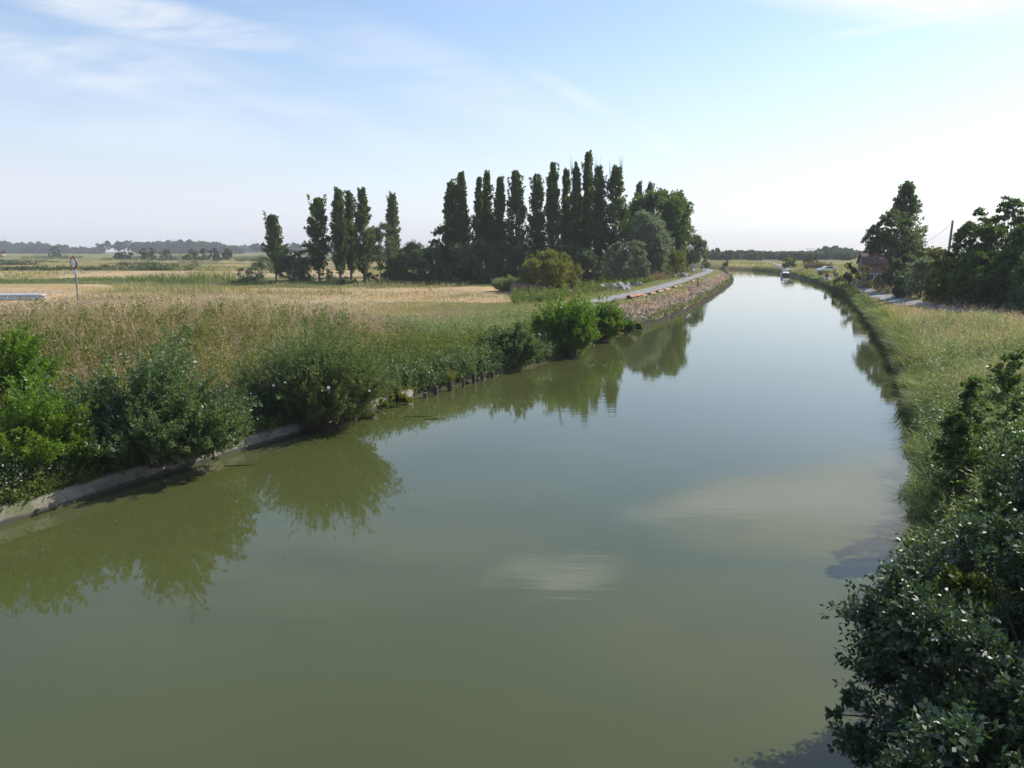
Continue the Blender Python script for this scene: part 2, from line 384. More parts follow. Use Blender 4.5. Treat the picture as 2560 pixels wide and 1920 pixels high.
# ------------------------------------------------------------------ trees and shrubs
def poplar(label, group, px, top, Y, wpx, seed, bare=0, fork=0, base_cut=.035, mat='poplar', name='poplar', bulge=.0):
    rg = np.random.default_rng(seed)
    x = x_at(px, Y, 1.5); g = gz(x, Y); h = z_at(top, Y) - g; w = wpx / FPX * Y
    root = empty(name, (x, Y, g - .05), label, 'poplar tree', group)
    tr = Geo(); lf = Geo()
    lean = rg.normal(size=2) * .012 * h
    def axis(t): return np.stack([lean[0] * t ** 2, lean[1] * t ** 2, h * t], -1)
    tt = np.linspace(0, .93, 9); tr.tube(axis(tt), .30 * (1.04 - tt) * (h / 20), 7)
    n = int(210 * (h / 20) + 16)
    t = base_cut + (.93 - base_cut) * rg.random(n) ** .9
    prof = np.interp(t, [0, .08, .25, .5, .75, .9, 1], [.64, .95, 1.08, 1.10, .84, .40, .10])
    prof *= 1 + bulge * np.exp(-((t - .3) / .2) ** 2)
    a = rg.random(n) * 6.283
    out = np.stack([np.cos(a), np.sin(a), 0 * a], -1)
    r = (w / 2) * prof * (.35 + .65 * rg.random(n) ** .6)
    st0 = axis(t); ln_ = h * (.10 + .10 * rg.random(n)) * np.clip(1.25 - t, .35, 1)
    dirs = out * (r / ln_)[:, None] + [0, 0, 1.0]
    tipc = st0 + dirs * ln_[:, None]
    k = tipc[:, 2] > h * .985
    ln_[k] *= .5
    ln2 = ln_ * np.linalg.norm(dirs, axis=1)
    shoots(lf, None, st0, dirs, ln2, 56, .33, .22, rg, .25, jit=.44 * w / 2.6, ang=.7)
    # a few twigs that stick out of the column, and leaders at the tip
    m = 14; t = .15 + .75 * rg.random(m); a = rg.random(m) * 6.283; out = np.stack([np.cos(a), np.sin(a), 0 * a], -1)
    shoots(lf, None, axis(t) + out * w * .30, out * .22 + [0, 0, 1], 1.5 + rg.random(m), 40, .34, .24, rg, .1, jit=.22)
    m = 4 + 2 * fork
    tp = axis(np.full(m, .82)) + rg.normal(size=(m, 3)) * [w * .09, w * .09, 0]
    shoots(lf, None, tp, rg.normal(size=(m, 3)) * [.04, .04, 0] + [0, 0, 1], h * (.115 + .065 * rg.random(m)), 120, .30, .20, rg, 0, jit=.24)
    for i in range(0, n, 3):
        tr.tube(np.array([st0[i], st0[i] + dirs[i] * ln_[i] * .7]), [.05, .02], 4)
    tr.build('trunk', M['bark'], root); lf.build('crown', M[mat], root)
    if bare:
        for i in range(bare):
            b = Geo(); p0 = axis(np.array([.88]))[0] + rg.normal(size=3) * [w * .2, w * .2, .1]
            for q in range(4):
                p1 = p0 + np.array([rg.normal() * .22, rg.normal() * .22, h * (.10 + .09 * rg.random())])
                b.tube(np.array([p0, (p0 + p1) / 2 + rg.normal(size=3) * .06, p1]), [.045, .03, .012], 3)
            b.build('bare_twig', M['greystem'], root)
    return root
def dome_clumps(rx, ry, z0, z1, n, rg, rr=(.22, .36)):
    """clump centres spread through an egg shape"""
    v = sph(n, rg, -.75); rad = .45 + .42 * rg.random(n) ** .5
    c = v * rad[:, None] * [rx, ry, (z1 - z0) / 2] + [0, 0, (z0 + z1) / 2]
    r = (rx * ry * (z1 - z0) / 2) ** (1 / 3) * (rr[0] + (rr[1] - rr[0]) * rg.random(n))
    return c, r
def crown(lf, c, r, per_area, lL, lW, rg, up=.25, st=None, stem=0.0, ang=.9, per=14):
    """a foliage clump: short leafy shoots radiating from each centre"""
    mid = c.mean(0)
    for ci, ri in zip(c, r):
        m = max(6, int(per_area * ri * ri / per))
        d = sph(m, rg, -.8) + unit(ci - mid) * .55 + [0, 0, up]
        d = unit(d)
        s = ci + d * ri * .15
        shoots(lf, st, s, d, ri * (.6 + .8 * rg.random(m) ** 1.6), per, lL, lW, rg, .25, jit=ri * .22, bend=np.array([[0, 0, -.12]] * m), stem=stem, ang=ang)
def broadleaf(name, label, cat, group, px, top, Y, wpx, mat, seed, z0f=.12, nc=34, lL=.30, lW=.22, dens=650, trunk=.22, rr=(.22, .38), depth=1.0, low=None, parts=('trunk', 'crown'), up=.25, lobes=None, x=None, h=None, w=None, cone=0.0):
    rg = np.random.default_rng(seed)
    if x is None: x = x_at(px, Y, 1.5)
    g = gz(x, Y); h = h or z_at(top, Y) - g; w = w or wpx / FPX * Y
    root = empty(name, (x, Y, g - .05), label, cat, group)
    lf = Geo(); tr = Geo()
    c, r = dome_clumps(w * .5, w * .5 * depth, h * z0f, h, nc, rg, rr)
    if lobes:
        for (lx, ly, lz, lr, ln) in lobes:
            v = sph(ln, rg, -.7) * (.5 + .4 * rg.random(ln))[:, None]
            c = np.vstack([c, v * lr + [lx, ly, lz]]); r = np.r_[r, lr * (.3 + .2 * rg.random(ln))]
    if cone:
        q = 1 + cone * (.35 - np.clip(c[:, 2] / h, 0, 1)); c[:, :2] *= q[:, None]; r = r * np.clip(q, .55, 1.2)
    k = c[:, 2] + r > h * 1.0; c[k, 2] -= (c[k, 2] + r[k] - h) * .8
    crown(lf, c, r, dens, lL, lW, rg, up)
    fork = np.array([0, 0, h * max(z0f, .12) * .9 + .2])
    tr.tube(np.array([[0, 0, -.1], fork * .5 + rg.normal(size=3) * .03 * trunk, fork]), [trunk, trunk * .8, trunk * .7], 7)
    for ci in c[:: max(1, len(c) // 14)]:
        md = (fork + ci) / 2 + [0, 0, .08 * h] + rg.normal(size=3) * .05
        tr.tube(np.array([fork, md, ci]), [trunk * .5, trunk * .3, trunk * .08], 5)
    tr.build(parts[0], M['bark'], root); lf.build(parts[1], M[mat], root)
    return root
def stem_bush(name, label, x, Y, w, h, mat, seed, n=220, per=70, lL=.075, lW=.03, stem=.008, group=None, spread=.55, droop=.1, d_min=.5, parts=('branches', 'foliage'), twigs=3, ang=.75, depth=.8, cat='bush', fan=1.0, per_bough=8):
    """a bush of many stems from a stool: upright, arching outward"""
    rg = np.random.default_rng(seed); g = gz(x, Y)
    root = empty(name, (x, Y, max(g, .1) - .05), label, cat, group)
    lf = Geo(); br = Geo()
    nb = max(7, n // per_bough); ka = rg.random(nb) * 6.283; kq = np.linspace(.02, 1, nb) ** .6; kl = .72 + .36 * rg.random(nb); ki = rg.integers(0, nb, n)
    a = ka[ki] + rg.normal(size=n) * .16; q = np.clip(kq[ki] + rg.normal(size=n) * .07, 0, 1.05)
    out = np.stack([np.cos(a), np.sin(a) * depth, 0 * a], -1)
    s = out * (q * w * .22)[:, None]
    ln = np.sqrt((h * (1 - .42 * q ** 2)) ** 2 + (q * w * .28) ** 2) * kl[ki] * (.74 + .3 * rg.random(n))
    d = out * (q * spread * w / h)[:, None] + [0, 0, fan] + rg.normal(size=(n, 3)) * .085
    bd = out * (.10 * q)[:, None] + [0, 0, -droop] * (q[:, None] ** 2)
    shoots(lf, br, s, d, ln, per, lL, lW, rg, .18, jit=.032 * h, bend=bd, stem=stem, ang=ang)
    # side twigs
    for k in range(twigs):
        t = .3 + .65 * rg.random(n)
        p = s + unit(d) * (ln * t)[:, None] + bd * (ln * t ** 2)[:, None]
        dd = unit(d) + rg.normal(size=(n, 3)) * .6 + out * .3
        shoots(lf, None, p, dd, ln * .22 * (.5 + rg.random(n)), int(per * .42), lL, lW, rg, .05, jit=.03 * h, ang=ang)
    br.build(parts[0], M['twig'], root); lf.build(parts[1], M[mat], root)
    return root

# ------------------------------------------------------------------ ground, water, paths
def build_ground():
    front = np.arange(-44, 44.01, .16); rest = np.arange(46, 316, 3.0)
    ang = np.radians(np.r_[front, rest]); rad = 1.5 * 1.0135 ** np.arange(578); rad = rad[rad < 2150]
    A, Rr = np.meshgrid(ang, rad, indexing='ij')
    X = np.sin(A) * Rr; Yy = np.cos(A) * Rr
    z, d, side, s = lay(X.ravel(), Yy.ravel())
    x = X.ravel(); y = Yy.ravel()
    na, nr = A.shape
    i = np.arange(na)[:, None]; j = np.arange(nr - 1)[None]; i2 = (i + 1) % na
    F = np.stack([i * nr + j, i * nr + j + 1, i2 * nr + j + 1, i2 * nr + j], -1).reshape(-1, 4)
    V = np.stack([x, y, z], -1)
    c0 = len(V); V = np.vstack([V, [[0, 0, gz(0, 0)]]])
    cap = np.array([(k * nr, ((k + 1) % na) * nr, c0, c0) for k in range(na)])
    # land cover by place: meadow, stubble strips, ditches, bare earth
    n1 = lumps(x, y, -.22, .2); n2 = lumps(x, y, .2)
    def C(*v): return np.array(v)[None]
    meadow = C(.15,.145,.05); dry = C(.33,.25,.13); green = C(.085,.115,.03); stub = C(.40,.305,.19); soil = C(.26,.20,.155); dk = C(.07,.085,.03)
    w = sstep(-.8, 1.0, n1 + .5 * n2)[:, None]
    c = meadow * (1 - w) + dry * w
    left = side < 0
    yy = y + 3.0 * np.sin(x * .021) + n1 * 2 - .02 * x
    def band(a, b, col_, c, soft=2.0, xa=-9e9, xb=9e9):
        m = (sstep(a - soft, a + soft, yy) * (1 - sstep(b - soft, b + soft, yy)) * sstep(xa - 4, xa + 4, x) * (1 - sstep(xb - 4, xb + 4, x)) * left)[:, None]
        return c * (1 - m) + col_ * m
    for a, b, cc, xa, xb in ((78,118,stub,-9e9,3),(104,112,dry,-300,-40),(119,146,green,-9e9,-42),(126,134,dk,-9e9,-46),(147,196,stub,-9e9,-30),(197,204,dk,-400,-40),(205,228,dry,-900,-30),(229,234,dk,-900,-30),
                     (235,268,dry,-900,-30),(269,276,dk,-900,-50),(277,318,dry,-900,-30),(319,330,dry,-900,-30),(331,420,meadow,-900,-120),(331,420,dry,-120,0),(420,560,meadow,-900,200),(560,1000,dry,-1200,100)):
        c = band(a, b, cc, c, 1.2 + a * .006, xa, xb)
    e = ((side < 0) * sstep(S_EARTH - 3, S_EARTH + 3, s) * (1 - sstep(2.3, 3.1, d + .5 * n2)) * (d > -.5))[:, None]
    c = c * (1 - e) + soil * e
    eg = ((side < 0) * sstep(S_EARTH - 3, S_EARTH + 3, s) * sstep(2.4, 3.0, d) * (1 - sstep(9, 13, d)))[:, None] * .8
    c = c * (1 - eg) + C(.14,.16,.05) * eg
    r = ((side > 0) * (1 - sstep(.6, 2.2, d)))[:, None]
    c = c * (1 - r) + C(.11,.12,.05) * r
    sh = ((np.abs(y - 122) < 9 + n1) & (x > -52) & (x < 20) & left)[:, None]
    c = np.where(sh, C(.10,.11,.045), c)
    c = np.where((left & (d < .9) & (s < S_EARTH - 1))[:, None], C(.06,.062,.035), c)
    c = np.where((d < 0)[:, None], C(.06,.06,.03), c)
    c = np.vstack([np.clip(c, .01, .9), [[.06, .06, .03]]])
    rf = ((side > 0) & (d > 8) & (y > 150))[:, None]
    c2 = np.where(rf, C(.13,.16,.055) + .35 * (c[:-1] - C(.13,.16,.055)), c[:-1]); c = np.vstack([c2, c[-1:]])
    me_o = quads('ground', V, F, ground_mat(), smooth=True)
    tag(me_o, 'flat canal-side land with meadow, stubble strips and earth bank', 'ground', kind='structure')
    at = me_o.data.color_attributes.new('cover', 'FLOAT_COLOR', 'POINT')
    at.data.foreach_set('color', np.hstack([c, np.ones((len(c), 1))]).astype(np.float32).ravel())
build_ground()

def build_water():
    # a sheet a little wider than the channel, running into the banks
    def off(line, k):
        T = np.gradient(line, axis=0); T = unit(T); return line + np.stack([-T[:, 1], T[:, 0]], -1) * k
    L = off(LB, .25); Rr = off(RB, -.25)
    m = 160
    def resample(l):
        s = np.r_[0, np.cumsum(np.hypot(*np.diff(l, axis=0).T))]; u = np.linspace(0, s[-1], m)
        return np.stack([np.interp(u, s, l[:, 0]), np.interp(u, s, l[:, 1])], -1)
    L = resample(L); Rr = resample(Rr)
    V = []; k = 7
    for i in range(m):
        for j in range(k):
            p = L[i] + (Rr[i] - L[i]) * j / (k - 1); V.append((p[0], p[1], 0))
    F = [(i * k + j, i * k + j + 1, (i + 1) * k + j + 1, (i + 1) * k + j) for i in range(m - 1) for j in range(k - 1)]
    tag(quads('canal_water', V, F, water_mat(), smooth=True), 'still olive green canal water mirroring sky and trees', 'water', kind='structure')
build_water()

def strip(name, line, w0, w1, lift, label, mat, crown_=.03):
    line = np.asarray(line, float); T = unit(np.gradient(line, axis=0)); Nn = np.stack([-T[:, 1], T[:, 0]], -1)
    us = np.linspace(w0, w1, 6); V = []
    for i in range(len(line)):
        for u in us:
            uu = u + .18 * math.sin(i * 1.7 + (3 if u > (w0 + w1) / 2 else 0)) * (u in (us[0], us[-1]))
            p = line[i] + Nn[i] * uu; V.append((p[0], p[1], 0))
    V = np.array(V); V[:, 2] = lay(V[:, 0], V[:, 1])[0] + lift
    k = len(us); F = [(i * k + j, i * k + j + 1, (i + 1) * k + j + 1, (i + 1) * k + j) for i in range(len(line) - 1) for j in range(k - 1)]
    return tag(quads(name, V, F, mat, smooth=True), label, 'path', kind='structure')
def sub_line(line, s0, s1, step=1.0):
    s = np.r_[0, np.cumsum(np.hypot(*np.diff(line, axis=0).T))]; u = np.arange(s0, s1, step)
    return np.stack([np.interp(u, s, line[:, 0]), np.interp(u, s, line[:, 1])], -1)
PM = path_mat()
strip('towpath', sub_line(LB, S_EARTH + 8, S_EARTH + 240), 4.3, 6.3, .035, 'grey tarmac towpath curving along the left bank', PM)
rp = [ground_pt(*p, 1.65) for p in [(2900,846),(2700,816),(2560,795),(2420,776),(2330,760),(2263,746),(2200,727),(2155,712),(2105,698),(2060,687),(2020,679),(1985,672)]]
rp += [(108, 330), (128, 420)]
RP = smooth_line(rp, 8)
strip('lane', RP, -1.0, 1.0, .04, 'pale narrow lane along the right bank past the house', PM)

# ------------------------------------------------------------------ grass and weeds (uncountable)
def scatter(n, a0, a1, r0, r1, cond, rg, p=1.0):
    a = np.radians(a0 + (a1 - a0) * rg.random(n)); u = rg.random(n)
    r = r0 * (r1 / r0) ** (u ** p)
    x = np.sin(a) * r; y = np.cos(a) * r
    z, d, side, s = lay(x, y)
    k = (d > .02) & cond(x, y, z, d, side, s)
    return x[k], y[k], z[k], d[k], side[k], s[k], r[k]
def scatter_bank(n, line, s0, s1, d0, d1, rg, p=1.3, q=1.0):
    b = sub_line(line, s0, s1, .2); T = unit(np.gradient(b, axis=0)); w = 1 / np.hypot(b[:, 0], b[:, 1]).clip(9) ** p
    i = rg.choice(len(b), n, p=w / w.sum()); u = d0 + (d1 - d0) * rg.random(n) ** q
    k = -1 if line is RB else 1
    x = b[i, 0] - k * T[i, 1] * u + rg.normal(size=n) * .08; y = b[i, 1] + k * T[i, 0] * u + rg.normal(size=n) * .08
    z, d, side, s = lay(x, y)
    m = (d > .01) | (d0 < .0)
    z = np.where(d < .12, .40, z) if d0 < 0 else z
    return x[m], y[m], z[m], d[m], side[m], s[m], np.hypot(x, y)[m]
def blades(geo, x, y, z, h, w, rg, lean=.35, wind=(-.12, -.05)):
    n = len(x); a = rg.random(n) * 6.283; b = rg.random(n) * 6.283
    S = np.stack([np.cos(a), np.sin(a), 0 * a], -1) * (w / 2)[:, None]
    ld = np.stack([np.cos(b), np.sin(b)], -1) * (lean * rg.random(n))[:, None] + wind
    P = np.stack([x, y, z - .03], -1)
    m = P + np.concatenate([ld * h[:, None] * .35, (h * .6)[:, None]], 1)
    t = P + np.concatenate([ld * h[:, None] * 1.1, (h * (1 - .25 * np.hypot(*ld.T)))[:, None]], 1)
    V = np.stack([P - S, P + S, m + S * .8, m - S * .8, t + S * .12, t - S * .12], 1).reshape(-1, 3)
    i = np.arange(n) * 6
    geo.add(V, np.concatenate([np.stack([i, i + 1, i + 2, i + 3], -1), np.stack([i + 3, i + 2, i + 4, i + 5], -1)]))
def heads(geo, x, y, z, L, W, rg):
    n = len(x)
    V, F = leaf_quads(np.stack([x, y, z], -1), rg.normal(size=(n, 3)) * .35 + [-.2, 0, .8], L, W, rg); geo.add(V, F)
def not_path(d, side, s): return ~((side < 0) & (s > S_EARTH - 2) & (d > 3.7) & (d < 7.1))
def on_lane(x, y):
    return near_line(x, y, RP)[0] < 1.25
def grow(name, label, mat, n, cond, seed, h, w, rlim=(9, 120), lean=.35, tips=0.0, p=1.0, al=(-38, 38), cat='grass', wind=(-.12, -.05), bank=None):
    rg = np.random.default_rng(seed); g = Geo()
    if bank: x, y, z, d, side, s, r = scatter_bank(n, *bank, rg)
    else: x, y, z, d, side, s, r = scatter(n, al[0], al[1], rlim[0], rlim[1], lambda *a: cond(*a) & not_path(a[3], a[4], a[5]) & ~on_lane(a[0], a[1]), rg, p)
    hh = h * (.4 + .9 * rg.random(len(x))) * (1 - .35 * sstep(42, 70, r) * (side < 0)) * (1 - .62 * sstep(9.5, 11.5, d) * (side < 0) * (s < S_SIGN + 14)) * (1 + np.where(side > 0, .42, .3) * lumps(x, y, .12, .8)).clip(.4, 1.7); ww = np.maximum(w, r * .0006) * (.7 + .6 * rg.random(len(x)))
    blades(g, x, y, z, hh, ww, rg, lean, wind)
    if tips:
        k = rg.random(len(x)) < tips
        heads(g, x[k] - .12 * hh[k], y[k], z[k] + hh[k] * .9, np.maximum(.14, r[k] * .0035), np.maximum(.022, r[k] * .0009), rg)
    o = g.build(name, M[mat]); tag(o, label, cat, kind='stuff'); return o
nz = lambda x, y: lumps(x, y, .08, .6)
emb = lambda x, y, z, d, side, s: (side < 0) & (s < S_EARTH + 2) & (d < 30)
grow('dry_grass', 'tall straw coloured grass on the left embankment', 'straw', 120000,
     lambda x, y, z, d, side, s: (side < 0) & (d > 3.2) & (d < 60) & (y < 100) & (s < S_EARTH + 60) & ((s < S_EARTH) | (d > 12)) & (nz(x, y) + .09 * (np.minimum(d, 16) - 7) > .15), 11, .52, .010, (14, 100), tips=.10, lean=.75)
grow('meadow_grass', 'mixed green and fading grass over the left bank meadow', 'meadow', 170000,
     lambda x, y, z, d, side, s: (side < 0) & (d > .9) & (d < 60) & (y < 96) & ((s < S_EARTH) | (d > 8)), 12, .42, .011, (14, 100), tips=.05, lean=.7)
grow('green_grass', 'green grass and herbs on the lower left bank', 'green', 90000,
     lambda x, y, z, d, side, s: (side < 0) & (d > .45) & (d < 9) & (s < S_EARTH + 2) & (nz(x, y) - .1 * (d - 5) > -.35), 13, .58, .016, (13, 75))
grow('bank_grass', 'sunlit pale green and straw grass on the right bank', 'reed', 90000,
     lambda x, y, z, d, side, s: (side > 0) & (d > .1) & (d < 8) & (y < 110), 14, .62, .014, (13, 110), lean=.6, al=(16, 38), wind=(-.3, -.1))
grow('bank_meadow', 'fading meadow grass between the right bank and the lane', 'meadow', 130000,
     lambda x, y, z, d, side, s: (side > 0) & (d > .3) & (d < 45) & (y < 150), 15, .5, .014, (13, 150), tips=.08, al=(10, 38))
grow('bank_straw', 'dry seeding grass on the right bank top', 'straw', 90000,
     lambda x, y, z, d, side, s: (side > 0) & (d > .9) & (d < 40) & (y < 120) & (nz(x, y) + .05 * d > .25), 16, .62, .013, (20, 120), tips=.15, al=(12, 38))
grow('verge_grass', 'short green verge beside the towpath and earth bank', 'green', 60000,
     lambda x, y, z, d, side, s: (side < 0) & (s > S_EARTH - 2) & (d > 2.0) & (d < 13), 17, .20, .02, (60, 200), al=(0, 20))
grow('water_edge_grass', 'dark green grass overhanging the right waterline', 'green', 45000,
     lambda x, y, z, d, side, s: (side > 0) & (d < 1.3) & (y < 240), 18, .65, .018, (13, 240), lean=.8, al=(10, 35), wind=(-.4, -.1), bank=(RB, SR0 - 6, SR0 + 240, .05, 1.3))
grow('far_bank_grass', 'fading grass on the far bank beyond the bend', 'meadow', 30000,
     lambda x, y, z, d, side, s: (side > 0) & (d < 30) & (y > 110), 19, .6, .03, (110, 330), al=(-2, 26))
grow('field_tufts', 'rough grass tufts along the ditches of the left fields', 'meadow', 110000,
     lambda x, y, z, d, side, s: (side < 0) & (y > 78) & (d > 35) & ((np.abs((y + .5 * nz(x, y) * 8) % 33 - 10) < 2.2) | (nz(x, y) > 1.5)), 20, .75, .05, (78, 420), al=(-36, 6))
grow('ditch_reeds', 'green reeds in the ditches of the left fields', 'weed', 50000,
     lambda x, y, z, d, side, s: (side < 0) & (d > 35) & (((np.abs(y - 132 + 3 * nz(x, y)) < 8) & (x < -48)) | ((np.abs(y - 340) < 16) & (x < -110)) | (np.abs(y - 230 + 4 * nz(x, y)) < 2.5) | ((np.abs(y - 272) < 3) & (x < -60)) | ((np.abs(y - 200) < 2.5))), 21, 1.25, .06, (100, 420), al=(-36, -4))
grow('scrub_strip', 'dark low scrub at the feet of the poplars', 'far', 50000,
     lambda x, y, z, d, side, s: (side < 0) & (np.abs(y - 120 - 2 * nz(x, y)) < 6) & (x > -44) & (x < 24) & (d > 15), 22, .9, .07, (110, 135), al=(-22, 12))

def weeds(name, label, mat, n, cond, seed, h, per, lL, lW, rlim, al=(-38, 38), up=1.0, stem=.006, bank=None):
    rg = np.random.default_rng(seed); lf = Geo()
    if bank: x, y, z, d, side, s, r = scatter_bank(n, *bank, rg)
    else: x, y, z, d, side, s, r = scatter(n, al[0], al[1], rlim[0], rlim[1], lambda *a: cond(*a) & not_path(a[3], a[4], a[5]) & ~on_lane(a[0], a[1]), rg)
    m = len(x); hh = h * (.45 + .9 * rg.random(m)); k = np.maximum(1, r / 25)[:, None]
    dirs = rg.normal(size=(m, 3)) * .3 + [0, 0, up]
    sc_ = np.sqrt(np.maximum(1, r / 28))
    idx = np.repeat(np.arange(m), per); t = .15 + .85 * rg.random(len(idx)); T = unit(dirs)[idx]
    P = np.stack([x, y, z], -1)[idx] + T * (hh[idx] * t)[:, None] + rg.normal(size=(len(idx), 3)) * .05
    rnd = rg.normal(size=(len(idx), 3)); sd = unit(rnd - (rnd * T).sum(1)[:, None] * T)
    V, F = leaf_quads(P, sd + T * .6, lL * sc_[idx] * (.6 + .7 * rg.random(len(idx))), lW * sc_[idx] * (.6 + .7 * rg.random(len(idx))), rg)
    lf.add(V, F); o = lf.build(name, M[mat]); tag(o, label, 'weeds', kind='stuff'); return o
weeds('bank_weeds', 'leafy weeds and brambles covering the left bank slope', 'weed', 9000,
      lambda x, y, z, d, side, s: (side < 0) & (d > .3) & (d < 10) & (s < S_EARTH) & (nz(x, y) - .14 * (np.where(s < S0 + 16, d + 3.2, d) - 5) > -.3), 31, .85, 28, .10, .05, (13, 75))
weeds('shore_weeds', 'dense dark herbs along the left waterline', 'shrub', 4200,
      lambda x, y, z, d, side, s: (side < 0) & (d < 1.8) & (s < S_EARTH + 4), 32, 1.0, 34, .09, .045, (13, 75), bank=(LB, S0 - 8, S_EARTH + 3, .12, 1.5))
weeds('slope_bramble', 'bramble patches among the straw grass', 'weed', 4400,
      lambda x, y, z, d, side, s: (side < 0) & (d > 2.5) & (d < np.where(s < S_SIGN + 8, 9.0, 17)) & (s < S_EARTH - 10) & (nz(x, y) > .6), 33, .7, 28, .09, .05, (16, 60))
weeds('nettle_bank', 'grey green nettles and thistles on the right bank', 'reed', 3600,
      lambda x, y, z, d, side, s: (side > 0) & (d > .8) & (d < 6) & (y < 60) & (nz(x, y) > .1), 34, .8, 30, .11, .035, (16, 60), (20, 38))
weeds('shore_herbs', 'dark herbs hanging over the right waterline', 'shrub', 6000,
      lambda x, y, z, d, side, s: (side > 0) & (d < 1.0), 35, .55, 26, .08, .04, (13, 230), (10, 36), bank=(RB, SR0 - 6, SR0 + 230, .05, .9))
weeds('earth_bank_weeds', 'sparse green weeds at the foot of the bare earth bank', 'weed', 420,
      lambda x, y, z, d, side, s: (side < 0) & (d < .7) & (s > S_EARTH - 2), 36, .42, 18, .08, .04, (60, 190), (4, 20), bank=(LB, S_EARTH, S_EARTH + 130, .05, .6))
weeds('spoil_weeds', 'rough weeds between the towpath and the trees', 'weed', 6500,
      lambda x, y, z, d, side, s: (side < 0) & (d > 9) & (d < 24) & (s > S_EARTH - 4), 37, .8, 24, .12, .06, (70, 190), (0, 20))
weeds('leafy_herbs', 'tall green herbs and thistles between the osier and the rounded bushes', 'weed', 2600, None, 38, 1.0, 36, .11, .04, None, bank=(LB, S0 + 18, S_EARTH + 1, .3, 4.2))
weeds('edge_creeper', 'creeping green growth spilling over the concrete edge', 'weed', 1300, None, 45, .38, 30, .085, .045, None, bank=(LB, S0 - 8, S_WALL, -.12, .5))
weeds('mud_edge_weeds', 'dark herbs hanging over the water behind the stumps', 'shrub', 1500, None, 46, .7, 34, .10, .05, None, bank=(LB, S_WALL, S_EARTH + 2, .02, .5))
weeds('yellow_herbs', 'yellow-green herbs along the lower left bank', 'yellow', 2300, None, 39, .8, 30, .09, .04, None, bank=(LB, S0 - 6, S_EARTH + 1, .15, 7.5))
weeds('thistle_patch', 'pale grey-green thistles high on the left bank', 'reed', 1500, None, 40, .85, 30, .12, .035, None, bank=(LB, S0 + 26, S_EARTH - 2, 2.5, 9))
weeds('right_herbs', 'grey-green herbs and reed on the right bank', 'reed', 2600, None, 42, 1.05, 30, .14, .035, None, bank=(RB, SR0 - 2, SR0 + 40, .6, 6))
weeds('right_leafage', 'green leafy herbs on the near right bank', 'maple', 1500, None, 43, .8, 34, .10, .055, None, bank=(RB, SR0 - 5, SR0 + 14, 1.3, 5))
weeds('dead_stalks', 'faded brown seeding dock and grass stalks on the left slope', 'stalk', 6500, None, 48, .8, 16, .10, .018, None, bank=(LB, S0 - 6, S_EARTH - 4, 2.2, 13))
weeds('right_stalks', 'faded seeding stalks on the right bank', 'stalk', 3000, None, 49, .75, 16, .10, .018, None, bank=(RB, SR0, SR0 + 60, 2.0, 12))
def bank_litter():
    rg = np.random.default_rng(47); lf = Geo()
    x, y, z, d, side, s, r = scatter_bank(9500, LB, S_EARTH, S_EARTH + 150, .2, 2.7, rg, 1.6)
    V, F = leaf_quads(np.stack([x, y, z + .02], -1), rg.normal(size=(len(x), 3)) + [.3, -.3, .5], .17 * (.4 + rg.random(len(x))), .07, rg); lf.add(V, F)
    tag(lf.build('bank_litter', M['litter']), 'dry roots, clods and cut stalks over the bare earth bank', 'litter', kind='stuff')
    lf = Geo(); x, y, z, d, side, s, r = scatter_bank(320, LB, S_EARTH, S_EARTH + 150, .1, 1.4, rg, 1.4)
    n = len(x); R0 = .10 + .13 * rg.random(n)
    for q in range(5):
        V, F = leaf_quads(np.stack([x, y, z], -1) + rg.normal(size=(n, 3)) * .06, rg.normal(size=(n, 3)), R0 * 1.6, R0 * 1.3, rg); lf.add(V, F)
    tag(lf.build('stone_litter', M['stones']), 'grey broken stone scattered low on the earth bank', 'stones', kind='stuff')
bank_litter()
def tussocks():
    rg = np.random.default_rng(53); lf = Geo()
    x, y, z, d, side, s, r = scatter_bank(150, RB, SR0 - 2, SR0 + 150, -.15, .5, rg, 1.0)
    n = len(x); k = np.repeat(np.arange(n), 70); sz = (.5 + .9 * rg.random(n))[k]
    a = rg.random(len(k)) * 6.283; q = rg.random(len(k))
    blades(lf, x[k] + np.cos(a) * .22 * q * sz, y[k] + np.sin(a) * .22 * q * sz, np.maximum(z, .1)[k], .75 * sz * (.6 + .5 * rg.random(len(k))), np.maximum(.02, r[k] * .0007), rg, 1.0, (-.35, -.05))
    tag(lf.build('sedge_tussocks', M['reed']), 'sedge tussocks leaning out over the right waterline', 'grass', kind='stuff')
tussocks()
def floating_bits():
    rg = np.random.default_rng(50); lf = Geo()
    x, y, z, d, side, s, r = scatter_bank(420, LB, S0 - 6, S_EARTH, -2.6, -.4, rg, 1.0, .5)
    k = lumps(x, y, .3) > .2; x = x[k]; y = y[k]; n = len(x)
    a = rg.random(n) * 6.283
    V, F = leaf_quads(np.stack([x, y, 0 * x + .006], -1), np.stack([np.cos(a), np.sin(a), 0 * a], -1), .05 + .08 * rg.random(n), .035, rg, 0, np.tile([[0, 0, 1.]], (n, 1))); lf.add(V, F)
    for px, py, L in ((1010, 1042, 1.1), (1060, 1048, .8), (560, 1165, .9)):
        x, y = ground_pt(px, py, .01); lf.tube([(x, y, .01), (x + L * .5, y + .05, .02), (x + L, y + .12, .008)], [.02, .018, .008], 5)
    tag(lf.build('floating_leaves', M['weed']), 'leaves and twigs drifting along the left waterline', 'leaves', kind='stuff')
floating_bits()
